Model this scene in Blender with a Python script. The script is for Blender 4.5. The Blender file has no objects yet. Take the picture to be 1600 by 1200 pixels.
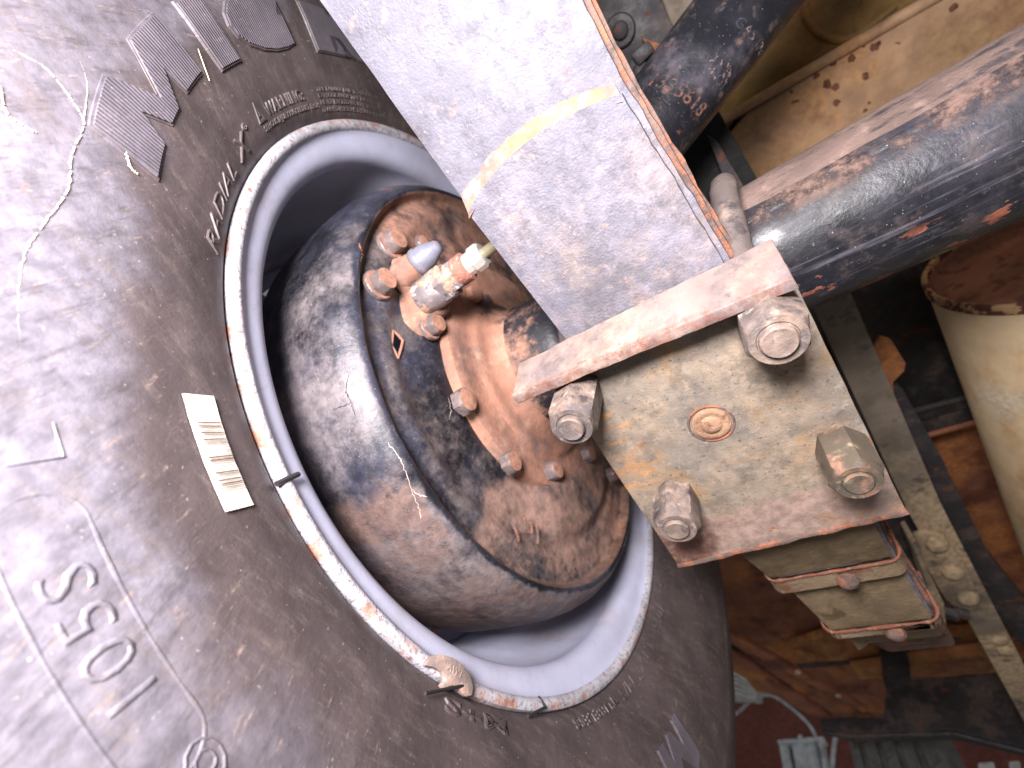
import bpy, bmesh, math, random
from mathutils import Vector, Matrix
from math import sin, cos, pi, radians, degrees, atan2, hypot
from mathutils import noise as mn

random.seed(7)
# ------------------------------------------------------------------ camera, light, exposure
# World frame = vehicle frame: +X inboard along the axle, Y along the vehicle, Z up, origin at the wheel centre.
CR = [[0.778607, -0.387628, -0.493473], [0.577747, 0.749737, 0.32265], [0.244907, -0.53632, 0.807701]]
CC = Vector([0.169108, -0.11489, -0.293122])
FPX = 738.220            # focal length in pixels of a 1600 px wide picture
scene = bpy.context.scene
cam = bpy.data.cameras.new('camera')
camo = bpy.data.objects.new('camera', cam)
scene.collection.objects.link(camo)
cx = Vector([CR[i][0] for i in range(3)]); cy = Vector([CR[i][1] for i in range(3)]); cz = Vector([CR[i][2] for i in range(3)])
m = Matrix((cx, -cy, -cz)).transposed().to_4x4()
m.translation = CC
camo.matrix_world = m
cam.sensor_width = 36.0
cam.lens = FPX / 1600 * 36.0
cam.clip_start = 0.01
cam.clip_end = 100
cam.dof.use_dof = True
cam.dof.focus_distance = 0.20
cam.dof.aperture_fstop = 9.5
scene.camera = camo

world = bpy.data.worlds.new("World")
scene.world = world
world.use_nodes = True
bg = world.node_tree.nodes['Background']
bg.inputs[0].default_value = (0.95, 0.92, 0.92, 1)
bg.inputs[1].default_value = 0.18

def area(name, loc, target, sx, sy, power, col):
    l = bpy.data.lights.new(name, 'AREA'); l.shape = 'RECTANGLE'; l.size = sx; l.size_y = sy
    l.energy = power; l.color = col
    o = bpy.data.objects.new(name, l); scene.collection.objects.link(o)
    o.location = loc
    o.rotation_euler = (Vector(target) - Vector(loc)).to_track_quat('-Z', 'Y').to_euler()
    return o
FL = CC + cx * -0.085 + cy * -0.105 + cz * -0.070
area('camera_flash', FL, (0.07, 0.02, 0.0), 0.11, 0.09, 5.6, (1.0, 0.955, 0.985))

scene.view_settings.view_transform = 'Standard'
scene.view_settings.look = 'None'
scene.view_settings.gamma = 1
scene.view_settings.exposure = 0.0

# ------------------------------------------------------------------ measuring helpers
def ray(px, py):
    return cx * (px - 800) + cy * (py - 600) + cz * FPX
def on(px, py, ax, val):
    """point of the plane (axis ax = val) seen at a pixel of the 1600x1200 photograph"""
    d = ray(px, py)
    return CC + d * ((val - CC[ax]) / d[ax])
PR = [(.2040, -.012), (.2085, -.003), (.2105, .001), (.215, .0045), (.225, .0095), (.24, .0155), (.26, .0220), (.28, .0258), (.30, .0256), (.32, .0202), (.335, .0105), (.350, -.006), (.362, -.03), (.367, -.06)]
def prof(r):
    if r <= PR[0][0]: return PR[0][1]
    for (a, b), (c, d) in zip(PR, PR[1:]):
        if r <= c: return b + (d - b) * (r - a) / (c - a)
    return PR[-1][1]
def sp(r):  # smoothed profile
    return (prof(r - .003) + 2 * prof(r) + prof(r + .003)) / 4
def hit(px, py):
    x = 0.0
    for i in range(50):
        u = on(px, py, 0, x); r = hypot(u.y, u.z); x = .5 * x + .5 * sp(r)
    return atan2(u.z, u.y), r
def side(th, r, h=0):
    """point on the tyre sidewall at height h above it"""
    d = (sp(r + .002) - sp(r - .002)) / .004
    n = Vector((1, -d)).normalized()
    x = sp(r) + n.x * h; rr = r + n.y * h
    return Vector((x, rr * cos(th), rr * sin(th)))

# ------------------------------------------------------------------ object helpers
ORG = {}
COL = scene.collection
def thing(name, label, cat, loc=(0, 0, 0), group=None):
    o = bpy.data.objects.new(name, None); COL.objects.link(o)
    o.empty_display_size = .02
    o.location = loc; ORG[o.name] = Vector(loc)
    o['label'] = label; o['category'] = cat
    if group: o['group'] = group
    return o
def org(p):
    return ORG.get(p.name, Vector((0, 0, 0))) if p else Vector((0, 0, 0))
def obj(name, bm, mt, parent=None, label=None, kind=None, smooth=True, at=None, ang=35):
    """bm in world coordinates (or local when at=matrix is given)"""
    og = org(parent)
    bmesh.ops.recalc_face_normals(bm, faces=bm.faces)
    if at is None:
        bmesh.ops.translate(bm, verts=bm.verts, vec=-og)
    me = bpy.data.meshes.new(name); bm.to_mesh(me); bm.free()
    me.materials.append(mt)
    o = bpy.data.objects.new(name, me); COL.objects.link(o)
    if parent: o.parent = parent
    if at is not None:
        a = at.copy(); a.translation -= og; o.matrix_local = a
    ORG[o.name] = og
    if smooth:
        me.polygons.foreach_set('use_smooth', [True] * len(me.polygons))
        me.set_sharp_from_angle(angle=radians(ang))
    if label: o['label'] = label
    if kind: o['kind'] = kind
    return o
def tag(o, label, cat, group=None):
    o['label'] = label; o['category'] = cat
    if group: o['group'] = group
    return o
def dup(o, parent, at):
    c = o.copy(); COL.objects.link(c); c.parent = parent
    a = at.copy(); a.translation -= org(parent); c.matrix_local = a
    ORG[c.name] = org(parent)
    for ch in o.children:
        d = ch.copy(); COL.objects.link(d); d.parent = c
    return c

def frame(loc, nrm, rot=0):
    """matrix whose local Z is nrm"""
    q = Vector(nrm).normalized().to_track_quat('Z', 'Y')
    mm = q.to_matrix().to_4x4() @ Matrix.Rotation(rot, 4, 'Z')
    mm.translation = Vector(loc)
    return mm

def lathe_z(pts, n=48, jitter=0):
    """revolve (r, z) about local Z"""
    bm = bmesh.new(); rings = []
    for r, z in pts:
        if r < 1e-6: rings.append([bm.verts.new((0, 0, z))]); continue
        rings.append([bm.verts.new((r * cos(2 * pi * k / n), r * sin(2 * pi * k / n), z)) for k in range(n)])
    for a, b in zip(rings, rings[1:]):
        for k in range(n):
            k2 = (k + 1) % n
            if len(a) == 1 and len(b) == 1: continue
            if len(a) == 1: bm.faces.new((a[0], b[k], b[k2]))
            elif len(b) == 1: bm.faces.new((a[k], b[0], a[k2]))
            else: bm.faces.new((a[k], b[k], b[k2], a[k2]))
    return bm
def lathe_x(pts, n=128, f=None, a0=0, a1=2 * pi):
    """revolve (x, r) about the wheel axis; f(x, r, th) -> (x, r) may displace"""
    bm = bmesh.new(); rings = []
    for x, r in pts:
        ring = []
        for k in range(n):
            th = 2 * pi * k / n
            X, Rr = f(x, r, th) if f else (x, r)
            ring.append(bm.verts.new((X, Rr * cos(th), Rr * sin(th))))
        rings.append(ring)
    for a, b in zip(rings, rings[1:]):
        for k in range(n):
            k2 = (k + 1) % n
            bm.faces.new((a[k], b[k], b[k2], a[k2]))
    return bm
def box(bm, c, s, rot=None):
    g = bmesh.ops.create_cube(bm, size=1)
    mm = Matrix.Diagonal((*s, 1))
    if rot: mm = rot.to_4x4() @ mm
    mm = Matrix.Translation(c) @ mm
    bmesh.ops.transform(bm, matrix=mm, verts=g['verts'])
    return g['verts']
def bev(bm, w, seg=2):
    bmesh.ops.bevel(bm, geom=bm.edges[:], offset=w, segments=seg, affect='EDGES', profile=.6, clamp_overlap=True)
def slab(pts, off, bevw=.0008, cuts=0, rough=0):
    """closed prism: polygon of 3-D points pushed along off; optional worn, uneven surface"""
    bm = bmesh.new()
    a = [bm.verts.new(p) for p in pts]; b = [bm.verts.new(Vector(p) + Vector(off)) for p in pts]
    bm.faces.new(a); bm.faces.new(b[::-1])
    n = len(a)
    for k in range(n): bm.faces.new((a[k], a[(k + 1) % n], b[(k + 1) % n], b[k]))
    bmesh.ops.recalc_face_normals(bm, faces=bm.faces)
    if bevw: bev(bm, bevw)
    return bm
def worn(bm, step, amp, scale, seed=0):
    """cut a mesh into cells and push its surface in and out with noise"""
    lo = Vector([min(v.co[i] for v in bm.verts) for i in range(3)]); hi = Vector([max(v.co[i] for v in bm.verts) for i in range(3)])
    for i in range(3):
        k = int((hi[i] - lo[i]) / step)
        nn = Vector((0, 0, 0)); nn[i] = 1
        for j in range(1, k + 1):
            co = lo.copy(); co[i] += j * step
            if co[i] < hi[i] - .0003:
                bmesh.ops.bisect_plane(bm, geom=bm.verts[:] + bm.edges[:] + bm.faces[:], plane_co=co, plane_no=nn)
    bm.normal_update()
    ds = [(v, v.normal * (mn.fractal((v.co + Vector((seed, seed * 2, 0))) * scale, 1.0, 2.0, 4) * amp)) for v in bm.verts]
    for v, d in ds: v.co += d
    return bm
def px_slab(pix, ax, val, off, **k):
    return slab([on(x, y, ax, val) for x, y in pix], off, **k)
def tube(bm, pts, r, n=16, cap=True, rf=None):
    pts = [Vector(p) for p in pts]; rings = []
    up = None
    for i, p in enumerate(pts):
        t = (pts[min(i + 1, len(pts) - 1)] - pts[max(i - 1, 0)]).normalized()
        if up is None:
            up = t.orthogonal().normalized()
        up = (up - t * up.dot(t)).normalized()
        s = t.cross(up)
        rr = rf(i / (len(pts) - 1)) if rf else r
        rings.append([bm.verts.new(p + (up * cos(2 * pi * k / n) + s * sin(2 * pi * k / n)) * rr) for k in range(n)])
    for a, b in zip(rings, rings[1:]):
        for k in range(n): bm.faces.new((a[k], a[(k + 1) % n], b[(k + 1) % n], b[k]))
    if cap:
        bm.faces.new(rings[0][::-1]); bm.faces.new(rings[-1])
    return bm
def spline(pts, n=8):
    P = [Vector(p) for p in pts]; P = [2 * P[0] - P[1]] + P + [2 * P[-1] - P[-2]]
    out = []
    for i in range(1, len(P) - 2):
        for k in range(n):
            t = k / n; a, b, c, d = P[i - 1:i + 3]
            out.append(.5 * ((2 * b) + (c - a) * t + (2 * a - 5 * b + 4 * c - d) * t * t + (3 * b - a - 3 * c + d) * t ** 3))
    out.append(P[-2]); return out

# ------------------------------------------------------------------ materials
def lin(c):
    return tuple(((v / 255) / 12.92 if v / 255 <= .04045 else ((v / 255 + .055) / 1.055) ** 2.4) for v in c) + (1,)
def mat(name, base, rough=.6, metal=0.0, layers=(), bumps=((60, .3), (400, .25)), rvar=.15, dist=.002, spec=.5, coat=0, ribs=None, vary=.25):
    mt = bpy.data.materials.new(name); mt.use_nodes = True
    nt = mt.node_tree; N = nt.nodes; L = nt.links
    bs = N['Principled BSDF']
    geo = N.new('ShaderNodeNewGeometry')
    POS = geo.outputs['Position']
    def noise(scale, detail=8, stretch=None, seed=0.0, rg=.6, distort=0.0):
        n = N.new('ShaderNodeTexNoise'); n.inputs['Scale'].default_value = scale
        n.inputs['Detail'].default_value = detail; n.inputs['Roughness'].default_value = rg
        n.inputs['Distortion'].default_value = distort
        mp = N.new('ShaderNodeMapping'); mp.inputs['Location'].default_value = (seed, seed * .7, seed * 1.3)
        if stretch:
            rot, sc = stretch
            mp.inputs['Rotation'].default_value = rot; mp.inputs['Scale'].default_value = sc
        L.new(POS, mp.inputs[0]); L.new(mp.outputs[0], n.inputs['Vector'])
        return n.outputs['Fac']
    def mathn(op, a, b=None, c=None, clamp=False):
        n = N.new('ShaderNodeMath'); n.operation = op; n.use_clamp = clamp
        for i, v in enumerate((a, b, c)):
            if v is None: continue
            if isinstance(v, (int, float)): n.inputs[i].default_value = v
            else: L.new(v, n.inputs[i])
        return n.outputs[0]
    def mr(v, a, b, c=0, d=1, smooth=True):
        n = N.new('ShaderNodeMapRange'); n.interpolation_type = 'SMOOTHSTEP' if smooth else 'LINEAR'
        L.new(v, n.inputs['Value'])
        for k, x in (('From Min', a), ('From Max', b), ('To Min', c), ('To Max', d)): n.inputs[k].default_value = x
        return n.outputs['Result']
    sep = N.new('ShaderNodeSeparateXYZ'); L.new(POS, sep.inputs[0])
    cache = {}
    def coord(k):
        if k in cache: return cache[k]
        if k in 'xyz': r = sep.outputs['XYZ'.index(k.upper())]
        elif k == 'rho': r = mathn('SQRT', mathn('ADD', mathn('MULTIPLY', sep.outputs[1], sep.outputs[1]), mathn('MULTIPLY', sep.outputs[2], sep.outputs[2])))
        elif k == 'th': r = mathn('ARCTAN2', sep.outputs[2], sep.outputs[1])
        elif k == 'nz':
            s2 = N.new('ShaderNodeSeparateXYZ'); L.new(geo.outputs['Normal'], s2.inputs[0]); r = s2.outputs[2]
        elif k == 'nx':
            s2 = N.new('ShaderNodeSeparateXYZ'); L.new(geo.outputs['Normal'], s2.inputs[0]); r = s2.outputs[0]
        elif k == 'point': r = geo.outputs['Pointiness']
        cache[k] = r; return r
    def mix(f, a, b):
        n = N.new('ShaderNodeMix'); n.data_type = 'RGBA'
        L.new(f, n.inputs[0])
        for i, v in ((6, a), (7, b)):
            if isinstance(v, tuple): n.inputs[i].default_value = v
            else: L.new(v, n.inputs[i])
        return n.outputs[2]
    def fmix(f, a, b):
        n = N.new('ShaderNodeMix'); n.data_type = 'FLOAT'
        L.new(f, n.inputs[0])
        for i, v in ((2, a), (3, b)):
            if isinstance(v, (int, float)): n.inputs[i].default_value = v
            else: L.new(v, n.inputs[i])
        return n.outputs[0]
    if isinstance(base[0], int): base = lin(base)
    b2 = tuple(v * (1 - vary) for v in base[:3]) + (1,)
    b3 = tuple(min(1, v * (1 + vary)) for v in base[:3]) + (1,)
    col = mix(mr(noise(35, 6, seed=3.1), .3, .7), b2, b3)
    ro = mr(noise(50, 6, seed=9.3), .3, .7, max(.02, rough - rvar), min(1, rough + rvar))
    me = None; hsum = None
    for i, ly in enumerate(layers):
        c = ly['c']; c = lin(c) if isinstance(c[0], int) else c
        if ly.get('vor'):
            v = N.new('ShaderNodeTexVoronoi'); v.inputs['Scale'].default_value = ly['s']
            v.inputs['Randomness'].default_value = 1
            mp = N.new('ShaderNodeMapping'); mp.inputs['Location'].default_value = (i * 1.7, i, i)
            L.new(POS, mp.inputs[0])
            ds = N.new('ShaderNodeVectorMath'); ds.operation = 'ADD'
            nn = N.new('ShaderNodeTexNoise'); nn.inputs['Scale'].default_value = ly['s'] * 1.5
            L.new(mp.outputs[0], nn.inputs['Vector'])
            sc = N.new('ShaderNodeVectorMath'); sc.operation = 'SCALE'; sc.inputs['Scale'].default_value = .7 / ly['s']
            L.new(nn.outputs['Color'], sc.inputs[0]); L.new(mp.outputs[0], ds.inputs[0]); L.new(sc.outputs[0], ds.inputs[1])
            L.new(ds.outputs[0], v.inputs['Vector'])
            f = mr(v.outputs['Distance'], ly['hi'], ly['lo'])
        else:
            f = mr(noise(ly['s'], ly.get('d', 9), ly.get('st'), ly.get('seed', i * 5.3 + 1), ly.get('rg', .62), ly.get('dis', 0)), ly['lo'], ly['hi'])
        add = None
        for mk in ly.get('m', ()):          # masks by place: dust in a recess, rust on a rim, painted light ...
            k = mr(coord(mk[0]), mk[1], mk[2])
            if len(mk) > 3 and mk[3]:        # ragged border
                k = mr(mathn('ADD', k, mathn('MULTIPLY_ADD', noise(mk[4] if len(mk) > 4 else 60, 9, seed=i + 20.), 2.0, -1.0)), .25, .75)
            f = mathn('MULTIPLY', f, k)
        if ly.get('a', 1) != 1: f = mathn('MULTIPLY', f, ly['a'])
        cc = c
        if ly.get('v', .3):
            cl = tuple(x * (1 - ly.get('v', .3)) for x in c[:3]) + (1,); ch = tuple(min(1, x * (1 + ly.get('v', .3))) for x in c[:3]) + (1,)
            cc = mix(mr(noise(ly.get('vs', 180), 6, seed=i * 2 + 40.), .3, .7), cl, ch)
        col = mix(f, col, cc)
        if 'r' in ly: ro = fmix(f, ro, ly['r'])
        if metal: me = fmix(f, metal if me is None else me, ly.get('me', 0.0))
        if ly.get('h'):
            t = mathn('MULTIPLY', f, ly['h']); hsum = t if hsum is None else mathn('ADD', hsum, t)
    L.new(col, bs.inputs['Base Color']); L.new(ro, bs.inputs['Roughness'])
    bs.inputs['Metallic'].default_value = metal
    if me is not None: L.new(me, bs.inputs['Metallic'])
    bs.inputs['Specular IOR Level'].default_value = spec
    if coat:
        bs.inputs['Coat Weight'].default_value = coat; bs.inputs['Coat Roughness'].default_value = .15
    for s, a in bumps:
        t = mathn('MULTIPLY', noise(s, 5, seed=s * .01), a)
        hsum = t if hsum is None else mathn('ADD', hsum, t)
    if ribs:
        ph = mathn('SINE', mathn('MULTIPLY', coord('th'), ribs))
        t = mathn('MULTIPLY', ph, .12); hsum = mathn('ADD', hsum, t)
    bp = N.new('ShaderNodeBump'); bp.inputs['Strength'].default_value = 1; bp.inputs['Distance'].default_value = dist
    L.new(hsum, bp.inputs['Height']); L.new(bp.outputs[0], bs.inputs['Normal'])
    return mt

DUST = (196, 140, 112); ODUST = (200, 128, 92); PALE = (214, 190, 172); RUST = (128, 62, 38); LAV = (150, 146, 158); OCHRE = (205, 150, 88)
TY = dict(st=((0, 0, 0), (1, 1, 1)))
tyre_layers = [
    dict(c=(118, 114, 124), s=5, lo=.20, hi=.55, d=4, m=(('rho', .222, .285, 1, 10), ('z', .08, -.08, 1, 8), ('y', .03, -.10)), r=.46, a=.8),  # paler lower left: brightness close to the flash, put into the colour
    dict(c=(116, 104, 98), s=70, lo=.48, hi=.68, rg=.78, st=((.5, 0, 0), (1, .8, 3)), a=.45, r=.75),
    dict(c=(66, 60, 60), s=60, lo=.50, hi=.66, rg=.8, st=((-.6, 0, 0), (1, 5, .9)), a=.55),
    dict(c=(152, 130, 116), s=110, lo=.56, hi=.68, rg=.78, st=((-.6, 0, 0), (1, 4, 1)), m=(('rho', .228, .25, 1, 40),), a=.6, r=.9),
    dict(c=(205, 190, 180), s=520, lo=.66, hi=.74, a=.6, r=.9),
    dict(c=(200, 190, 185), s=200, lo=.0, hi=.10, vor=1, a=.5),
]
M = {}
M['tyre'] = mat('tyre_rubber', (80, 69, 69), rough=.52, layers=tyre_layers, bumps=((25, .5), (150, .3), (900, .10)), dist=.0009, rvar=.1)
M['letter'] = mat('tyre_letter_rubber', (80, 71, 72), rough=.5, layers=tyre_layers[1:5], bumps=((300, .3),), dist=.0006)
M['ribbed'] = mat('tyre_ribbed_rubber', (104, 97, 104), rough=.45, layers=tyre_layers[3:5], bumps=((300, .2),), dist=.0012, ribs=250 / 1.7 * 2 * pi)
M['rim'] = mat('rim_grey_paint', (190, 191, 212), rough=.42, layers=[
    dict(c=(150, 132, 118), s=9, rg=.75, lo=.46, hi=.70, a=.35, r=.8),
    dict(c=(120, 112, 116), s=60, rg=.78, st=((.5, 0, 0), (1, 4, 1)), lo=.56, hi=.72, a=.4),
    dict(c=(175, 142, 118), s=14, lo=.50, hi=.66, m=(('th', -1.0, -.3), ('th', .25, -.1), ('rho', .175, .19)), a=.75, r=.8),
    dict(c=(130, 70, 45), s=380, lo=.0, hi=.11, vor=1, a=.9, r=.8),
    dict(c=(90, 60, 50), s=160, lo=.70, hi=.74, st=((.6, 0, 0), (1, 5, 1)), a=.8)],
    bumps=((30, .3), (600, .05)), dist=.0008, rvar=.08, vary=.06)
M['rimedge'] = mat('rim_edge_worn', (185, 182, 188), rough=.45, metal=.0, layers=[
    dict(c=(96, 88, 92), s=500, lo=.5, hi=.62, a=.6),
    dict(c=(160, 98, 60), s=60, lo=.50, hi=.66, m=(('rho', .203, .206),), a=.8, r=.85),
    dict(c=(140, 70, 40), s=260, lo=.58, hi=.68, a=.9, r=.9)], bumps=((200, .4), (900, .3)), dist=.0008)
M['plate'] = mat('backing_plate_paint', (21, 22, 28), rough=.36, spec=.5, layers=[
    dict(c=(66, 67, 82), rg=.62, d=6, s=14, lo=.42, hi=.66, a=.7, r=.42),
    dict(c=(104, 98, 102), s=90, lo=.54, hi=.70, a=.4, r=.6, rg=.78, st=((.8, 0, 0), (1, 2.2, 1))),
    dict(c=(128, 118, 118), s=16, rg=.76, lo=.38, hi=.62, m=(('z', -.03, -.10, 1, 22), ('rho', .150, .156, 1, 60)), a=.75, r=.6, h=.2),
    dict(c=(114, 88, 78), s=18, rg=.76, lo=.34, hi=.60, m=(('rho', .152, .159, 1, 60), ('th', -2.1, -1.6, 1, 24)), a=.85, r=.85, h=.3),
    dict(c=(112, 100, 96), s=24, rg=.76, lo=.44, hi=.62, m=(('rho', .150, .144, 1, 50),), a=.65, r=.8),
    dict(c=(150, 110, 92), s=18, rg=.74, lo=.34, hi=.54, m=(('rho', .152, .146, 1, 60), ('z', -.050, -.020, 1, 24), ), a=.86, r=.9, h=.2),
    dict(c=(148, 116, 102), s=18, rg=.74, lo=.36, hi=.56, m=(('rho', .150, .140, 1, 40), ('y', -.005, .03, 1, 25)), a=.82, r=.9, h=.2),
    dict(c=(140, 104, 84), s=30, lo=.2, hi=.45, m=(('rho', .1440, .1470), ('rho', .1505, .1490)), a=.5, r=.9),
    dict(c=(40, 39, 44), s=36, rg=.78, lo=.52, hi=.64, m=(('rho', .086, .096),), a=.75, r=.45),
    dict(c=(112, 66, 50), s=160, lo=.66, hi=.72, a=.5, r=.9),
    dict(c=(196, 176, 160), s=500, lo=.0, hi=.13, vor=1, a=.7, r=.9)],
    bumps=((18, .5), (90, .2), (500, .2)), dist=.0009)
M['hub'] = mat('hub_dusty_casting', (160, 114, 94), rough=.9, layers=[
    dict(c=(112, 90, 82), s=26, rg=.72, lo=.44, hi=.64, a=.85), dict(c=(176, 136, 114), s=60, lo=.5, hi=.7, a=.7),
    dict(c=(48, 46, 52), s=30, lo=.60, hi=.68, a=.8, r=.5)], bumps=((60, .6), (300, .4), (1000, .4)), dist=.0009)
M['hubblack'] = mat('hub_neck_black', (38, 38, 44), rough=.5, layers=[
    dict(c=(150, 112, 92), s=22, rg=.74, lo=.50, hi=.62, a=.9, r=.9), dict(c=(120, 96, 84), s=50, lo=.55, hi=.7, a=.7)], bumps=((60, .5), (400, .3)), dist=.001)
M['bolt'] = mat('bolt_dusty_steel', (112, 100, 98), rough=.5, metal=.2, layers=[
    dict(c=(166, 118, 96), s=260, lo=.25, hi=.45, m=(('nx', .75, .95),), a=.9, r=.9), dict(c=(150, 108, 90), s=300, lo=.52, hi=.66, a=.7, r=.9), dict(c=(72, 62, 62), s=340, lo=.58, hi=.68, a=.7)], bumps=((300, .5),), dist=.0008)
M['bleeder'] = mat('bleeder_grey_rubber', (112, 112, 124), rough=.5, layers=[dict(c=(180, 140, 118), s=160, lo=.56, hi=.7, a=.7)], bumps=((300, .5),), dist=.0008)
M['fitting'] = mat('brake_fitting_steel', (132, 122, 122), rough=.5, metal=.3, layers=[
    dict(c=(200, 150, 118), s=110, lo=.48, hi=.64, a=.8, r=.9, h=.3), dict(c=(226, 220, 218), s=160, lo=.58, hi=.68, a=.8, r=.8, h=.2), dict(c=(66, 62, 66), s=130, lo=.58, hi=.66, a=.8)], bumps=((250, .7),), dist=.001)
M['fitred'] = mat('rusty_fitting_collar', (146, 96, 82), rough=.9, layers=[dict(c=(214, 160, 140), s=300, lo=.5, hi=.7, a=.8)], bumps=((300, .6),))
M['brass'] = mat('bright_plated_nut', (206, 202, 194), rough=.3, metal=.6, layers=[dict(c=(160, 130, 90), s=250, lo=.58, hi=.7, a=.6)], bumps=((300, .2),), dist=.0005)
M['line'] = mat('brake_line_olive', (112, 106, 84), rough=.45, layers=[dict(c=(160, 136, 110), s=100, lo=.55, hi=.7, a=.5)], bumps=((300, .2),), dist=.0005)
M['spring'] = mat('spring_leaf_grey', (94, 92, 101), rough=.66, vary=.12, layers=[
    dict(c=(110, 108, 119), s=14, lo=.42, hi=.62, a=.7),
    dict(c=(137, 122, 115), s=26, rg=.72, lo=.44, hi=.64, m=(('y', -.16, -.05, 1, 20),), a=.75, r=.85),
    dict(c=(117, 111, 119), s=20, rg=.7, lo=.40, hi=.60, m=(('y', -.17, -.08),), a=.8),
    dict(c=(74, 70, 76), s=70, lo=.48, hi=.64, rg=.78, st=((0, 0, .12), (1.4, .8, 1)), a=.55),
    dict(c=(83, 79, 83), s=38, rg=.75, lo=.48, hi=.64, m=(('y', -.10, -.05, 1, 40),), a=.65),
    dict(c=(153, 126, 110), s=160, rg=.7, lo=.56, hi=.70, a=.6),
    dict(c=(169, 162, 167), s=300, rg=.7, lo=.62, hi=.70, a=.6)], bumps=((40, .5), (220, .5), (900, .35)), dist=.0011)
M['springedge'] = mat('spring_leaf_rusty_edge', (104, 84, 76), rough=.85, layers=[
    dict(c=(150, 92, 66), s=120, lo=.45, hi=.6, a=.8), dict(c=(70, 60, 58), s=90, lo=.52, hi=.64, a=.8)], bumps=((60, .6), (500, .6)), dist=.0015)
M['ochre'] = mat('ochre_dirt_fillet', (150, 106, 80), rough=.95, layers=[dict(c=(122, 108, 108), s=60, rg=.75, lo=.40, hi=.6, a=.9), dict(c=(150, 140, 146), s=120, lo=.52, hi=.66, a=.7), dict(c=(186, 120, 70), s=200, lo=.6, hi=.7, a=.6)], bumps=((200, .7), (900, .4)), dist=.001)
M['uplate'] = mat('spring_plate_rusted_grey', (128, 117, 106), rough=.85, layers=[
    dict(c=(146, 128, 108), rg=.7, s=16, lo=.40, hi=.62, a=.8),
    dict(c=(150, 116, 74), s=34, lo=.52, hi=.68, a=.6),
    dict(c=(170, 122, 78), s=26, lo=.60, hi=.68, a=.6, st=((0, 0, .5), (1, 2.6, 1))),
    dict(c=(92, 86, 80), s=70, lo=.50, hi=.64, a=.55),
    dict(c=(150, 138, 124), s=240, lo=.54, hi=.66, a=.5), dict(c=(70, 64, 60), s=420, lo=.58, hi=.68, a=.7),
    dict(c=(160, 134, 122), s=22, lo=.25, hi=.50, m=(('y', .076, .092, 1, 60),), a=.85, r=.6),
    dict(c=(104, 64, 54), s=60, rg=.78, lo=.36, hi=.54, m=(('y', .08, .1), ('x', .115, .075, 1, 40)), a=.85),
    dict(c=(118, 84, 74), s=90, rg=.7, lo=.56, hi=.68, m=(('y', .08, .1),), a=.7),
    dict(c=(172, 124, 78), s=60, rg=.75, lo=.50, hi=.62, st=((0, 0, .8), (.5, 3, 1)), m=(('x', .100, .078, 1, 30),), a=.8),
    dict(c=(166, 122, 80), s=50, rg=.75, lo=.50, hi=.64, m=(('x', .135, .160, 1, 30), ('y', .03, .06)), a=.7),
    dict(c=(128, 78, 52), s=60, lo=.66, hi=.73, a=.8)], bumps=((120, .15), (900, .35), (2200, .3)), dist=.0007)
M['flange'] = mat('spring_plate_pink_flange', (126, 108, 102), rough=.7, layers=[
    dict(c=(142, 122, 110), s=30, lo=.4, hi=.6, a=.8), dict(c=(92, 84, 86), s=40, rg=.75, lo=.46, hi=.66, a=.8),
    dict(c=(112, 72, 58), s=90, rg=.75, lo=.42, hi=.60, m=(('z', -.109, -.1115),), a=.85), dict(c=(60, 54, 56), s=160, lo=.60, hi=.72, a=.7)], bumps=((60, .25), (600, .3), (1800, .2)), dist=.0007)
M['nut'] = mat('u_bolt_nut', (100, 92, 90), rough=.5, metal=.3, layers=[
    dict(c=(132, 112, 100), s=50, rg=.78, lo=.40, hi=.56, a=.85, r=.9, h=.2), dict(c=(50, 45, 48), s=80, lo=.56, hi=.66, a=.85), dict(c=(170, 156, 142), s=140, lo=.56, hi=.68, a=.7, r=.9, h=.1)], bumps=((300, .3), (1200, .3)), dist=.0007)
M['nutolive'] = mat('u_bolt_nut_olive', (92, 82, 70), rough=.6, metal=.2, layers=[
    dict(c=(152, 110, 90), s=60, lo=.46, hi=.60, a=.8, r=.85), dict(c=(50, 44, 42), s=70, lo=.56, hi=.66, a=.8), dict(c=(150, 136, 110), s=120, lo=.56, hi=.68, a=.7, r=.9)], bumps=((300, .3), (1200, .3)), dist=.0007)
M['rod'] = mat('u_bolt_rod_dusty', (104, 92, 88), rough=.85, layers=[dict(c=(58, 52, 54), s=60, lo=.54, hi=.66, a=.8), dict(c=(140, 120, 108), s=90, rg=.75, lo=.5, hi=.65, a=.7)], bumps=((100, .4), (900, .5)), dist=.001)
M['pin'] = mat('centre_pin_rusty', (156, 122, 96), rough=.9, layers=[dict(c=(120, 76, 58), s=200, lo=.50, hi=.62, a=.8), dict(c=(176, 160, 142), s=240, lo=.58, hi=.7, a=.8)], bumps=((250, .6), (900, .4)), dist=.001)
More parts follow.
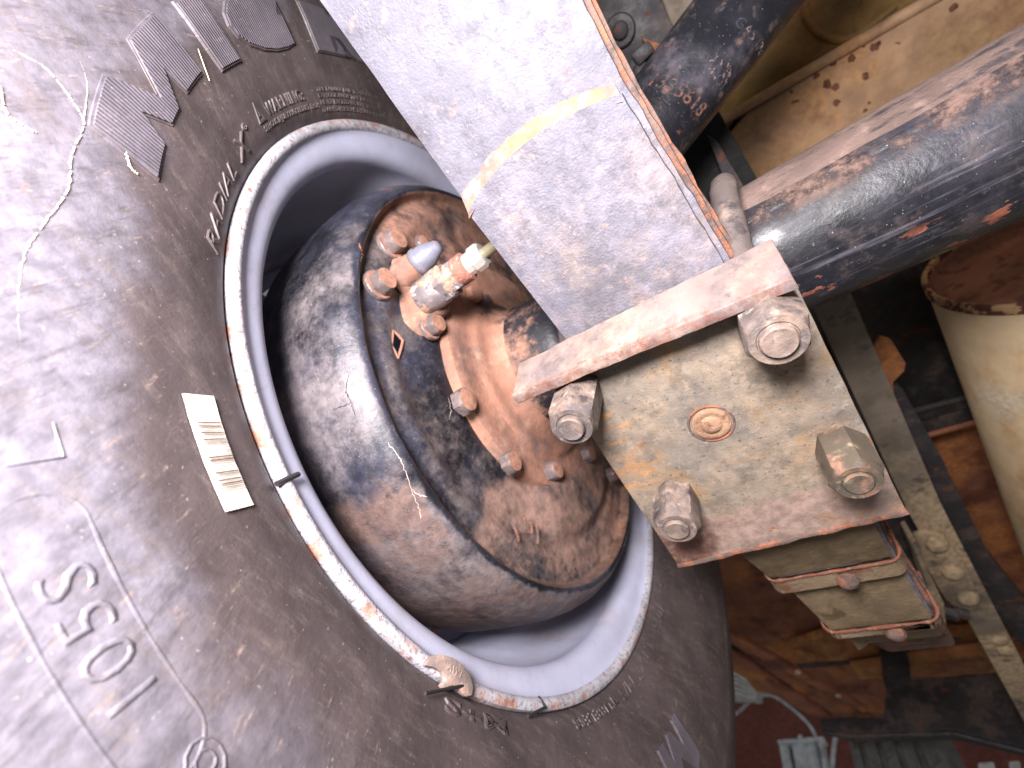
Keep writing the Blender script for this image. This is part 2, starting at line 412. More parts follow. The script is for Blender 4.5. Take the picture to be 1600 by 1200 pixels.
M['axle'] = mat('axle_black_paint', (26, 26, 31), rough=.44, layers=[
    dict(c=(58, 56, 66), s=16, rg=.7, lo=.46, hi=.66, a=.65, r=.46),
    dict(c=(110, 94, 88), s=60, rg=.75, lo=.50, hi=.68, a=.3, r=.8),
    dict(c=(104, 100, 110), s=55, lo=.58, hi=.72, a=.5, r=.6),
    dict(c=(22, 22, 26), s=40, lo=.56, hi=.68, a=.7),
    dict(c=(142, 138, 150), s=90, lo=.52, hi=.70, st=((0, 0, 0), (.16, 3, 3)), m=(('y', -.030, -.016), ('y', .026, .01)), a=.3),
    dict(c=(72, 66, 58), s=40, lo=.40, hi=.60, m=(('y', .018, .034),), a=.8, r=.9),
    dict(c=(150, 86, 64), s=44, lo=.555, hi=.58, st=((0, 0, 0), (1, 2, 1.2)), m=(('y', .004, .012), ('y', .034, .030)), a=1, r=.9, h=.2),
    dict(c=(116, 92, 82), s=50, rg=.78, lo=.44, hi=.58, m=(('y', -.022, -.030),), a=.9, r=.95, h=.3),
    dict(c=(200, 196, 200), s=330, lo=.0, hi=.10, vor=1, a=.7)], bumps=((14, .4), (80, .3), (500, .15)), dist=.0012)
M['axledust'] = mat('axle_dusty_ledge', (116, 96, 88), rough=.95, layers=[dict(c=(52, 48, 52), s=40, st=((0, 0, 0), (.4, 2, 2)), rg=.75, lo=.50, hi=.60, a=.85), dict(c=(140, 116, 106), s=120, lo=.5, hi=.68, a=.6)], bumps=((80, .8), (500, .5)), dist=.0015)
M['shock'] = mat('shock_black_paint', (30, 30, 36), rough=.38, layers=[
    dict(c=(84, 80, 88), s=26, lo=.50, hi=.68, a=.8, r=.55), dict(c=(112, 92, 84), s=70, lo=.56, hi=.7, a=.7, r=.8),
    dict(c=(150, 80, 54), s=110, lo=.66, hi=.72, a=.8), dict(c=(206, 196, 190), s=420, lo=.0, hi=.12, vor=1, a=.8)], bumps=((30, .5), (120, .4), (600, .2)), dist=.0012)
M['shocktext'] = mat('embossed_shock_text', (60, 54, 56), rough=.7, layers=[dict(c=(138, 88, 70), s=300, lo=.45, hi=.6, a=.8), dict(c=(60, 54, 58), s=200, lo=.52, hi=.64, a=.8)], bumps=((300, .5),))
M['shocktext2'] = mat('embossed_shock_text_grey', (48, 48, 54), rough=.5, layers=[dict(c=(150, 126, 120), s=300, lo=.52, hi=.64, a=.8)], bumps=((300, .5),))
M['tan'] = mat('floor_pan_tan_paint', (176, 140, 106), rough=.65, layers=[
    dict(c=(184, 132, 84), s=9, lo=.42, hi=.60, a=.8), dict(c=(150, 118, 78), s=7, lo=.46, hi=.62, a=.8),
    dict(c=(120, 84, 62), s=16, lo=.52, hi=.7, a=.7), dict(c=(88, 48, 36), s=40, lo=.66, hi=.70, a=.9, r=.9),
    dict(c=(96, 52, 40), s=75, lo=.0, hi=.16, vor=1, a=.0), dict(c=(200, 160, 120), s=400, lo=.6, hi=.7, a=.4)], bumps=((30, .5), (300, .2)), dist=.001)
M['spot'] = mat('rust_spot', (116, 74, 52), rough=.9, layers=[dict(c=(66, 40, 34), s=200, lo=.5, hi=.6, a=.8)])
M['olive'] = mat('floor_pan_ochre_paint', (146, 114, 62), rough=.6, layers=[
    dict(c=(170, 112, 60), s=9, lo=.48, hi=.62, a=.8), dict(c=(60, 40, 24), s=16, lo=.54, hi=.7, a=.7)], bumps=((30, .5), (300, .3)), dist=.001)
M['darksteel'] = mat('dark_chassis_steel', (44, 40, 42), rough=.6, layers=[
    dict(c=(86, 72, 64), s=22, lo=.48, hi=.64, a=.8, r=.8), dict(c=(110, 58, 38), s=60, lo=.6, hi=.68, a=.8, r=.9), dict(c=(150, 132, 120), s=300, lo=.64, hi=.72, a=.5)], bumps=((40, .6), (300, .4)), dist=.0012)
M['rail'] = mat('chassis_rail_dusty', (110, 98, 84), rough=.75, layers=[
    dict(c=(176, 152, 120), s=14, lo=.36, hi=.56, m=(('y', .25, .42, 1, 12),), a=.9, r=.85), dict(c=(44, 40, 42), s=40, lo=.56, hi=.68, a=.7),  # tan dust; dark near end and lit far end put into its mask
    dict(c=(140, 86, 56), s=80, lo=.62, hi=.70, a=.7)], bumps=((60, .5), (400, .4)), dist=.001)
M['khaki'] = mat('rear_leaf_khaki_mud', (158, 136, 106), rough=.85, layers=[
    dict(c=(136, 116, 88), s=30, lo=.45, hi=.62, a=.8), dict(c=(176, 150, 110), s=90, lo=.52, hi=.66, a=.6), dict(c=(96, 78, 50), s=60, lo=.6, hi=.68, a=.7)], bumps=((60, .5), (400, .6)), dist=.001)
M['orangerust'] = mat('bright_orange_rust', (116, 74, 58), rough=.95, layers=[dict(c=(134, 76, 50), s=120, lo=.48, hi=.62, a=.8), dict(c=(150, 122, 100), s=200, lo=.56, hi=.66, a=.8)], bumps=((200, .9),), dist=.0015)
M['clip'] = mat('spring_clip_dusty', (170, 146, 118), rough=.85, layers=[dict(c=(150, 90, 60), s=60, lo=.52, hi=.64, a=.8), dict(c=(110, 92, 72), s=90, lo=.56, hi=.66, a=.7)], bumps=((120, .7), (500, .5)), dist=.0012)
M['cream'] = mat('cream_tank_paint', (236, 208, 166), rough=.5, vary=.08, layers=[
    dict(c=(198, 152, 100), s=10, lo=.46, hi=.64, a=.6, st=((0, .3, 0), (1, 1, 2.5))), dict(c=(220, 206, 184), s=14, lo=.52, hi=.66, a=.6), dict(c=(150, 84, 50), s=170, lo=.68, hi=.73, a=.9, r=.9)], bumps=((30, .3), (400, .15)), dist=.0008)
M['tankend'] = mat('tank_rusty_end', (156, 106, 84), rough=.8, layers=[dict(c=(96, 62, 50), s=60, lo=.52, hi=.64, a=.8), dict(c=(130, 88, 66), s=20, lo=.5, hi=.66, a=.7)], bumps=((80, .5), (400, .5)), dist=.001)
M['tankrim'] = mat('tank_chipped_rim', (196, 156, 112), rough=.7, layers=[dict(c=(96, 54, 44), s=90, lo=.46, hi=.52, a=1)], bumps=((120, .6),))
M['redbrown'] = mat('wheel_arch_red_brown', (136, 86, 62), rough=.75, layers=[
    dict(c=(180, 116, 62), s=7, lo=.46, hi=.62, a=.8), dict(c=(84, 42, 30), s=14, lo=.48, hi=.66, a=.8), dict(c=(150, 86, 60), s=60, lo=.58, hi=.7, a=.6)], bumps=((30, .6), (300, .4)), dist=.001)
M['archochre'] = mat('wheel_arch_ochre', (168, 112, 66), rough=.75, layers=[dict(c=(196, 142, 80), s=8, lo=.44, hi=.60, a=.9), dict(c=(110, 62, 42), s=14, rg=.7, lo=.46, hi=.62, a=.85)], bumps=((60, .5),), dist=.001)
M['maroon'] = mat('garage_wall_maroon', (132, 78, 68), rough=.9, layers=[dict(c=(108, 64, 56), s=3, lo=.4, hi=.6, a=.6)], bumps=((60, .3),))
M['greymetal'] = mat('pale_grey_metal', (210, 218, 222), rough=.5, layers=[dict(c=(120, 124, 126), s=20, lo=.5, hi=.7, a=.6)], bumps=((60, .2),), dist=.0005)
M['tread'] = mat('tread_rubber', (104, 104, 100), rough=.8, layers=[dict(c=(110, 110, 104), s=60, lo=.5, hi=.7, a=.6)], bumps=((100, .5),), dist=.001)
M['black'] = mat('shade_and_crack_black', (16, 14, 14), rough=.8)  # for the sheets that paint shadow, and for paint cracks
M['paper'] = mat('sticker_paper', (238, 230, 216), rough=.7, vary=.05, layers=[dict(c=(190, 160, 130), s=120, lo=.62, hi=.75, a=.5)], bumps=((300, .1),), dist=.0004)
M['ink'] = mat('sticker_ink', (92, 58, 46), rough=.8, layers=[dict(c=(190, 172, 150), s=700, lo=.60, hi=.68, a=.6)], bumps=((300, .1),))
M['lead'] = mat('balance_weight_lead', (150, 132, 124), rough=.5, metal=.2, layers=[dict(c=(190, 156, 138), s=120, lo=.46, hi=.62, a=.7, r=.8), dict(c=(96, 84, 84), s=200, lo=.58, hi=.7, a=.7)], bumps=((200, .6),), dist=.0008)
M['mudtrace'] = mat('dried_mud_trace', (180, 160, 152), rough=.95, layers=[dict(c=(150, 120, 110), s=140, lo=.5, hi=.64, a=.7)], bumps=((300, .8),), dist=.001)
M['straw'] = mat('straw', (236, 220, 190), rough=.6)
M['white'] = mat('white_card', (220, 220, 216), rough=.7)

# ================================================================== ROAD WHEEL
wheel = thing('road_wheel', 'dusty black tyre on a pale grey steel rim, inner side facing the camera', 'wheel')
rs = [(.2085 + i * .0008) for i in range(0, 5)] + [.2125 + .0025 * i for i in range(0, 62)]
pts = [(-.03, .2005), (-.012, .2045), (-.007, .2070)] + [(sp(r), r) for r in rs] + [(-.075, .3675), (-.11, .368), (-.16, .367), (-.19, .36)]
def tyre_f(x, r, th):
    if r < .212 or r > .362: return x, r
    # shallow moulded rings, a boxed panel for the load index, soft lumps
    d = .0009 * mn.noise(Vector((cos(th) * 4, sin(th) * 4, r * 14)))
    d += .0005 * math.exp(-((r - .2275) / .0018) ** 2) * 0.5
    for rr in (.2955,): d += .0009 * math.exp(-((r - rr) / .0008) ** 2)
    return x + d, r
tyre = obj('tyre', lathe_x(pts, 512, tyre_f), M['tyre'], wheel, ang=60)
# tread blocks on the shoulder, out of the direct view but there from the side
bm = bmesh.new()
for k in range(72):
    th = 2 * pi * k / 72
    for j, (x, w) in enumerate(((-.045, .03), (-.085, .03), (-.125, .03), (-.165, .03))):
        vs = box(bm, (0, 0, 0), (w, .022, .010))
        bmesh.ops.transform(bm, verts=vs, matrix=Matrix.Rotation(th + (.02 * j), 4, 'X') @ Matrix.Translation((x, 0, .371)))
obj('tread_block', bm, M['tyre'], wheel, kind='stuff')

# --- lettering helpers
def text2d(s, size, shear=0, offset=0, space=1, align='LEFT'):
    cu = bpy.data.curves.new('t', 'FONT'); cu.body = s; cu.size = size; cu.shear = shear; cu.offset = offset
    cu.space_character = space; cu.resolution_u = 3; cu.align_x = align; cu.fill_mode = 'FRONT'
    o = bpy.data.objects.new('t', cu); COL.objects.link(o)
    dg = bpy.context.evaluated_depsgraph_get(); dg.update()
    me = bpy.data.meshes.new_from_object(o.evaluated_get(dg))
    bm = bmesh.new(); bm.from_mesh(me)
    bpy.data.objects.remove(o); bpy.data.curves.remove(cu); bpy.data.meshes.remove(me)
    for v in bm.verts: v.co.z = 0
    bmesh.ops.remove_doubles(bm, verts=bm.verts, dist=size * 1e-4)
    return bm
def poly2d(polys):
    bm = bmesh.new()
    for p in polys:
        bm.faces.new([bm.verts.new((x, y, 0)) for x, y in p])
    bmesh.ops.triangulate(bm, faces=bm.faces)
    return bm
def gridcut(bm, step):
    xs = [v.co.x for v in bm.verts]; ys = [v.co.y for v in bm.verts]
    for lo, hi, nn in ((min(xs), max(xs), Vector((1, 0, 0))), (min(ys), max(ys), Vector((0, 1, 0)))):
        k = int(lo / step)
        while k * step < hi:
            bmesh.ops.bisect_plane(bm, geom=bm.verts[:] + bm.edges[:] + bm.faces[:], plane_co=nn * (k * step), plane_no=nn)
            k += 1
def emboss(bm, f, h, slope=.0004, step=None, sink=.0006):
    """2-D mesh laid on a surface f(u, v, height) as raised lettering with sloping flanks"""
    if step: gridcut(bm, step)
    for v in bm.verts: v.normal = (0, 0, 1)
    top = {v: v.co.copy() for v in bm.verts}
    be = [e for e in bm.edges if len(e.link_faces) == 1]
    out = {}
    for e in be:
        a, b = e.verts; d = (b.co - a.co); nrm = Vector((d.y, -d.x, 0))
        if nrm.length < 1e-9: continue
        nrm.normalize()
        cf = e.link_faces[0].calc_center_median()
        if (cf - a.co).dot(nrm) > 0: nrm = -nrm
        for v in (a, b): out[v] = out.get(v, Vector((0, 0, 0))) + nrm
    low = {}
    for v, nrm in out.items():
        if nrm.length > 1e-6: nrm = nrm.normalized()
        p = top[v] + nrm * slope
        low[v] = bm.verts.new(f(p.x, p.y, -sink))
    for e in be:
        a, b = e.verts
        if a in low and b in low:
            try: bm.faces.new((a, b, low[b], low[a]))
            except ValueError: pass
    for v, p in top.items(): v.co = f(p.x, p.y, h)
    return bm
def onside(th0, rho0, rot=0):
    """u runs clockwise as the camera sees it, v outwards"""
    def f(u, v, h):
        return side(th0 - u / rho0, rho0 + v, h)
    return f
def lettering(s, th_deg, rho, size, h=.0005, shear=0, offset=0, space=1, end_deg=None, step=.004, mt='tyre', slope=.0005, name='raised_letters'):
    bm = text2d(s, size, shear, offset, space)
    if end_deg is not None:     # fit the measured arc
        w = max(v.co.x for v in bm.verts); want = radians(th_deg - end_deg) * rho
        for v in bm.verts: v.co.x *= want / w
    emboss(bm, onside(radians(th_deg), rho), h, slope, step)
    return obj(name, bm, M[mt], tyre, smooth=False)
lettering('RADIAL', -138.4, .2140, .0078, shear=.35, end_deg=-152.3, offset=-.0001)
lettering('X', -154.5, .2145, .0098, shear=.3, end_deg=-158.4, offset=.0001)
lettering('®', -158.6, .2205, .003, end_deg=-159.6)
lettering('WARNING:', -165.2, .2188, .0068, end_deg=-175.6, space=1.1, h=.0006)
lettering('SERIOUS INJURY MAY RESULT FROM', -163, .2145, .0030, end_deg=-179, h=.0005, slope=.0002)
# warning triangle with an exclamation mark
bm = poly2d([[(0, 0), (.0008, 0), (.0035, .0062), (.0035, .0078)], [(.0035, .0078), (.0035, .0062), (.0062, 0), (.007, 0)], [(.0008, 0), (.0062, 0), (.0058, .0009), (.0012, .0009)], [(.0032, .0022), (.0038, .0022), (.0038, .0048), (.0032, .0048)]])
emboss(bm, onside(radians(-162.5), .2182), .0006, .0003)
obj('warning_triangle', bm, M['letter'], tyre, smooth=False)
fine = ['TIRE FAILURE DUE TO UNDER INFLATION OVERLOADING', 'EXPLOSION OF TIRE RIM ASSEMBLY DUE TO IMPROPER', 'NEVER EXCEED 275 KPA TO SEAT BEADS ONLY SPECIALLY', 'TRAINED PERSONS SHOULD MOUNT TIRES ON RIMS ONLY']
for i, t in enumerate(fine):
    lettering(t, 180.5, .2218 - i * .0031, .0026, end_deg=150, h=.0004, slope=.0002)
lettering('P235/75 R15', 28.0, .2140, .0082, h=.0007, end_deg=-8.8, shear=.0, offset=-.0001)
lettering('105S', -13.2, .2140, .0086, h=.0009, end_deg=-21.0, shear=.25)
lettering('LTX', -25.0, .2132, .0080, h=.0006, end_deg=-33.4, shear=.1)
lettering('®', -34.2, .2180, .003, end_deg=-35.2)
lettering('M/S', -36.4, .2132, .0080, h=.0006, end_deg=-42.6, shear=.2)
lettering('TUBELESS', -44.4, .2134, .0060, h=.0005, end_deg=-57.4, offset=.0001, space=1.1)
lettering('M+S', -71.8, .2135, .0085, h=.0003, end_deg=-83.0, shear=.1, offset=.0001)
# big ribbed name: measured M, then I C H E L I N in the same cut
def bigletter(pol):
    c = Vector((sum(p[0] for p in pol) / len(pol), sum(p[1] for p in pol) / len(pol)))
    def inner(d):
        n = len(pol); area2 = sum(pol[i][0] * pol[(i + 1) % n][1] - pol[(i + 1) % n][0] * pol[i][1] for i in range(n))
        s = 1 if area2 > 0 else -1
        r = []
        for i in range(n):
            a, b, e = Vector(pol[i - 1]), Vector(pol[i]), Vector(pol[(i + 1) % n])
            d1 = (b - a).normalized(); d2 = (e - b).normalized()
            n1 = Vector((-d1.y, d1.x)) * s; n2 = Vector((-d2.y, d2.x)) * s
            k = (n1 + n2); k = k / max(.35, k.length_squared / 2) if k.length > 1e-6 else n1
            q = b + k * d
            r.append((q.x, q.y))
        return r
    emb = emboss(poly2d([pol]), onside(0, .25), .0006, .0006, .006)
    base = obj('raised_letters', emb, M['tyre'], tyre, smooth=False)
    emb = emboss(poly2d([inner(.0009)]), onside(0, .25), .0012, .0003, .006)
    obj('ribbed_face', emb, M['ribbed'], tyre, smooth=False)
Mth = [(-142.95, .2609), (-148.75, .2637), (-150.55, .2495), (-154.31, .2653), (-160.00, .2675), (-157.83, .2435), (-153.49, .2426), (-153.96, .2512), (-150.62, .2416), (-148.04, .2413), (-147.23, .2494), (-145.31, .2409), (-140.95, .2403)]
Mp = []
for t, r in Mth:   # measured on a flat plane: put back on the curved sidewall through the camera ray
    p = Vector((.018, r * cos(radians(t)), r * sin(radians(t)))); q = p - CC
    X = .018
    for i in range(30):
        s_ = CC + q * ((X - CC.x) / q.x); rr = hypot(s_.y, s_.z); X = .5 * X + .5 * sp(rr)
    th = atan2(s_.z, s_.y); Mp.append((-th * .25 if th < 0 else (2 * pi - th) * .25, rr - .25))
bigletter(Mp)
vlo, vhi = -.0095, .0160
def L2(x0, pol): return [(x0 + a, vlo + b * (vhi - vlo)) for a, b in pol]
xi = radians(160.2) * .25
bigletter(L2(radians(161.6) * .25, [(0, 0), (.0190, 0), (.0190, 1), (.0010, 1)]))
def arcC(x0, w):
    o = []
    for k in range(0, 13):
        a = radians(50 + k * 260 / 12); o.append((x0 + w / 2 + w / 2 * cos(a), vlo + (vhi - vlo) * (.5 + .5 * sin(a))))
    for k in range(12, -1, -1):
        a = radians(50 + k * 260 / 12); o.append((x0 + w / 2 + (w / 2 - .0195) * cos(a), vlo + (vhi - vlo) * (.5 + .21 * sin(a))))
    return o
bigletter(arcC(radians(167.6) * .25, .0600))
xh = radians(183.3) * .25
bigletter(L2(xh, [(0, 0), (.019, 0), (.019, .36), (.040, .36), (.040, 0), (.059, 0), (.059, 1), (.040, 1), (.040, .64), (.019, .64), (.019, 1), (0, 1)]))
xe = xh + .064
bigletter(L2(xe, [(0, 0), (.028, 0), (.028, .24), (.012, .24), (.012, .38), (.026, .38), (.026, .62), (.012, .62), (.012, .76), (.028, .76), (.028, 1), (0, 1)]))
xl = xe + .033
bigletter(L2(xl, [(0, 0), (.026, 0), (.026, .26), (.012, .26), (.012, 1), (0, 1)]))
# the second large marking, at the lower right
m0 = radians(33.4) * .25
mw = [(0, .9), (.003, 1.0), (.012, 1.06), (.0215, .55), (.0335, 1.0), (.044, 1.0), (.041, 0), (.030, 0), (.031, .42), (.0235, 0), (.0175, 0), (.0125, .42), (.009, -.02), (0, -.05)]
bigletter([(m0 + a, -.0055 + b * .0255) for a, b in mw])
# boxed load index and size, lower left
def outline_text(s, th, end, rho, size, shear=0):
    lettering(s, th, rho, size, h=.0009, shear=shear, end_deg=end, offset=-.0004, slope=.0007)
lettering('105S', -105.4, .2722, .0150, h=.0003, end_deg=-112.9, offset=-.0003, slope=.0009, space=1.15)
lettering('L', -117.4, .2690, .0170, h=.0005, end_deg=-120.0, offset=-.0008, slope=.0009)
lettering('©', -100.2, .2700, .0120, h=.0003, end_deg=-102.6, offset=-.0003, slope=.0006)
ring = []
n = 64
def rr_path(t0, t1, r0, r1):
    c = []; rad = (r1 - r0) / 2; mid = (r0 + r1) / 2; u0 = -radians(t0) * .2775 + rad; u1 = -radians(t1) * .2775 - rad
    for k in range(25): c.append((u0 + (u1 - u0) * k / 24, rad))
    for k in range(1, 12): c.append((u1 + rad * sin(pi * k / 12), rad * cos(pi * k / 12)))
    for k in range(25): c.append((u1 + (u0 - u1) * k / 24, -rad))
    for k in range(1, 12): c.append((u0 - rad * sin(pi * k / 12), -rad * cos(pi * k / 12)))
    return c
pth = rr_path(-101.8, -116.6, .2690, .2860)
bm = bmesh.new()
tube(bm, [side(-u / .2775, .2775 + v, -.00052) for u, v in pth + [pth[0]]], .00075, 8, cap=False, rf=lambda t: .00068 + .00022 * mn.noise(Vector((t * 25, 3, 1))))
obj('label_panel_edge', bm, M['tyre'], tyre)

# --- barcode sticker
cs = [hit(282, 616), hit(331, 620), hit(394, 790), hit(350, 801)]
def stick(u, v, h):   # u across, v down its length
    a = [cs[0][i] * (1 - u) * (1 - v) + cs[1][i] * u * (1 - v) + cs[3][i] * (1 - u) * v + cs[2][i] * u * v for i in (0, 1)]
    return side(a[0], a[1], h + .0003 * mn.noise(Vector((u * 2, v * 6, 3))))
bm = bmesh.new()
g = [[bm.verts.new(stick(i / 6, j / 24, .0007)) for i in range(7)] for j in range(25)]
for j in range(24):
    for i in range(6): bm.faces.new((g[j][i], g[j][i + 1], g[j + 1][i + 1], g[j + 1][i]))
r_ = bmesh.ops.extrude_face_region(bm, geom=bm.faces[:])
for v in [e for e in r_['geom'] if isinstance(e, bmesh.types.BMVert)]: v.co.x -= .0003
st = obj('barcode_sticker', bm, M['paper'], tyre, label='white paper sticker with brown barcode', smooth=False)
random.seed(11)
bm = bmesh.new()
def strip(u0, u1, v0, v1):
    k = [[bm.verts.new(stick(u0 + (u1 - u0) * i / 6, v, .00125)) for i in range(7)] for v in (v0, v1)]
    for i in range(6): bm.faces.new((k[0][i], k[0][i + 1], k[1][i + 1], k[1][i]))
v = .245
while v < .86:
    w = random.choice((.004, .005, .005, .012)); strip(.14, .93, v, v + w); v += w + random.choice((.006, .008, .014, .020))
for r0 in range(4):
    u = .12 + .05 * r0
    while u < .85:
        w = random.uniform(.03, .08); strip(u, u + w, .03 + .022 * r0, .036 + .022 * r0); u += w + .03
obj('barcode_print', bm, M['ink'], tyre, smooth=False)

# --- dried mud trace and bits stuck on the sidewall
def trace(pix, w, name='mud_trace', mt='mudtrace', h=.0002, seed=0):
    P = spline([Vector((*hit(*p), 0)) for p in pix], 14)
    bm = bmesh.new(); prev = None
    for i, p in enumerate(P):
        t = (P[min(i + 1, len(P) - 1)] - P[max(i - 1, 0)]); t = Vector((t.x * .26, t.y))
        if t.length < 1e-7: continue
        t.normalize()
        nrm = Vector((-t.y, t.x)); ww = w * (.35 + 1.1 * abs(mn.noise(Vector((i * .35, seed, 0))))) * min(1, (i + 1) / 5, (len(P) - i) / 5)
        jit = w * .8 * mn.noise(Vector((i * .6, seed + 9, 0)))
        row = []
        for s in (-1, 0, 1):
            th = p.x + (nrm.x * (s * ww + jit)) / .26; r = p.y + nrm.y * (s * ww + jit)
            row.append(bm.verts.new(side(th, r, h + (.0001 if s == 0 else -.0002))))
        if prev and (name != 'mud_trace' or mn.noise(Vector((i * .8, seed + 30, 0))) > -.22):
            for a in (0, 1): bm.faces.new((prev[a], prev[a + 1], row[a + 1], row[a]))
        prev = row
    return obj(name, bm, M[mt], tyre)
trace([(0, 25), (60, 28), (130, 52), (165, 62)], .0004, seed=1)
trace([(20, 78), (75, 110), (118, 165), (131, 196), (112, 245), (106, 298), (68, 352), (38, 400), (28, 480), (32, 560)], .00055, seed=2)
trace([(2, 135), (10, 175), (40, 198), (58, 208)], .0005, seed=3)
trace([(131, 196), (136, 135), (120, 90), (88, 62)], .0003, seed=4)
trace([(175, 62), (150, 30), (120, 5)], .0003, seed=8)
trace([(195, 238), (203, 262), (214, 273)], .0008, name='straw', mt='straw', h=.0006, seed=5)
trace([(308, 77), (318, 105), (326, 127)], .0002, name='straw', mt='straw', h=.0006, seed=6)

# --- rim
rp = [(-.012, .2078), (-.004, .2086), (-.0010, .2087), (.0006, .2080), (.0013, .2066), (.0013, .2050), (.0006, .2034), (-.0006, .2024), (-.0022, .2020)]
rim_edge = obj('rim_edge', lathe_x(rp, 256, lambda x, r, t: (x + .0002 * mn.noise(Vector((cos(t) * 25, sin(t) * 25, r * 90))), r)), M['rimedge'], None)
rp = [(-.0020, .2021), (-.0034, .2010), (-.0046, .1990), (-.0056, .1965), (-.0068, .1938), (-.0084, .1912), (-.0108, .1888), (-.014, .1874), (-.018, .1870), (-.0215, .1876), (-.026, .1892), (-.036, .1898), (-.052, .1885), (-.066, .1860), (-.074, .1832), (-.080, .178), (-.086, .1725), (-.095, .1705), (-.125, .170), (-.135, .176), (-.150, .182), (-.178, .186), (-.19, .200), (-.19, .206)]
rim = obj('rim', lathe_x(rp, 256), M['rim'], wheel)
rim_edge.parent = rim
# wheel disc with hand holes (spokes seen through the gap)
bm = bmesh.new()
N_ = 240
rad = [.060, .085, .105, .118, .130, .142, .152, .160, .1705]
xd = [-.150, -.146, -.138, -.130, -.124, -.120, -.119, -.121, -.125]
rows = [[bm.verts.new((x, r * cos(2 * pi * k / N_), r * sin(2 * pi * k / N_))) for k in range(N_)] for x, r in zip(xd, rad)]
for j in range(len(rad) - 1):
    for k in range(N_):
        a = (k + 4) % 30
        if 2 <= j <= 6 and a < 11 - abs(j - 4) * 1: continue
        bm.faces.new((rows[j][k], rows[j][(k + 1) % N_], rows[j + 1][(k + 1) % N_], rows[j + 1][k]))
r_ = bmesh.ops.solidify(bm, geom=bm.faces[:], thickness=.004)
obj('wheel_disc', bm, M['rim'], rim)
# valve hump / spoke glimpsed below the drum
# balance weight: crescent clip riveted over the rim edge at the bottom
def rimpt(th, r, x): return Vector((x, r * cos(th), r * sin(th)))
wt0 = atan2(on(690, 1035, 0, 0).z, on(690, 1035, 0, 0).y); wt1 = atan2(on(740, 1080, 0, 0).z, on(740, 1080, 0, 0).y)
bm = px_slab([(664, 1040), (670, 1030), (678, 1024), (692, 1022), (708, 1027), (724, 1038), (735, 1054), (741, 1074), (738, 1087), (729, 1089), (722, 1083), (717, 1075), (709, 1071), (701, 1073), (696, 1079), (690, 1071), (697, 1062), (692, 1050), (680, 1043)], 0, .0042, (-.0026, 0, 0), bevw=.0007)
bmesh.ops.subdivide_edges(bm, edges=bm.edges[:], cuts=1)
obj('balance_weight', bm, M['lead'], rim, label='small crescent lead balance weight clipped on the rim edge', ang=50)
bm = text2d('AWT', .0042, .2)
w0_ = on(700, 1036, 0, .0042); w1_ = on(731, 1056, 0, .0042); du_ = (w1_ - w0_).normalized(); dv_ = Vector((0, -du_.z, du_.y)) * -1
if (on(712, 1030, 0, .0042) - w0_).dot(dv_) < 0: dv_ = -dv_
def wf(u, v, h): return w0_ + du_ * u + dv_ * (v - .0025) + Vector((h, 0, 0))
emboss(bm, wf, .0003, .0001)
obj('weight_stamp', bm, M['lead'], rim, smooth=False)
for a, b in (((655, 1090), (700, 1070)), ((800, 1105), (815, 1088))):
    bm = bmesh.new()
    tha, ra = hit(*a); thb, rb = hit(*b)
    tube(bm, [side(tha, ra, .003) if a[0] < 700 else rimpt(tha, .2105, .003), rimpt(thb, .2065, .0030), rimpt(thb, .2020, -.001)], .0007, 8)
    obj('wire_clip', bm, M['darksteel'], rim)
for a, b in (((432, 756), (466, 741)),):
    bm = bmesh.new()
    u0 = on(*a, 0, .002); u1 = on(*b, 0, -.002)
    tube(bm, [u0, (u0 + u1) / 2 + Vector((.0012, 0, 0)), u1], .0011, 8)
obj('wire_clip', bm, M['darksteel'], rim)

# ================================================================== BRAKE BACKING PLATE
brake = thing('brake_drum_assembly', 'round black brake backing plate caked with orange dust inside the wheel rim', 'brake', (0, 0, 0))
def smooth01(x):
    x = max(0, min(1, x)); return x * x * (3 - 2 * x)
def angd(a, b):
    d = (a - b + pi) % (2 * pi) - pi; return d
def plate_x(x, r, th):
    lump = 0
    # raised boss around the wheel cylinder bolts
    d = angd(th, radians(-172)); k = smooth01((.62 - abs(d)) / .22) * smooth01((.146 - r) / .012) * smooth01((r - .07) / .02)
    lump += .0045 * k
    # large boss on the far side
    d = angd(th, radians(-8)); k = smooth01((1.05 - abs(d)) / .35) * smooth01((.128 - r) / .016) * smooth01((r - .06) / .02)
    lump += .0075 * k
    lump += .0004 * mn.noise(Vector((cos(th) * r * 60, sin(th) * r * 60, 1)))
    return x + lump, r
pp = [(-.075, .150), (-.074, .1625), (-.066, .1645), (-.050, .1652), (-.034, .1655), (-.020, .1650), (-.010, .1635), (-.002, .1610), (.004, .1575), (.0075, .1540), (.0088, .1512), (.0080, .1492), (.0050, .1478), (.0026, .1470), (.0016, .1455),
      (.0014, .140), (.0016, .136), (.0022, .133), (.0024, .130), (.0018, .127), (.0006, .1245), (-.0004, .120), (-.0006, .112), (.0002, .104), (.0014, .096), (.0024, .088), (.0028, .080)]
# denser ring spacing
pd = []
for a, b in zip(pp, pp[1:]):
    n = max(1, int(hypot(a[0] - b[0], a[1] - b[1]) / .0014))
    for k in range(n): pd.append((a[0] + (b[0] - a[0]) * k / n, a[1] + (b[1] - a[1]) * k / n))
pd.append(pp[-1])
def dish(x, r, th):
    return plate_x(x, r, th) if r < .150 and x > -.01 else (x + .0003 * mn.noise(Vector((cos(th) * 9, sin(th) * 9, x * 40))), r + .0004 * mn.noise(Vector((cos(th) * 7, sin(th) * 7, x * 30))))
bmP = lathe_x(pd, 360, dish)
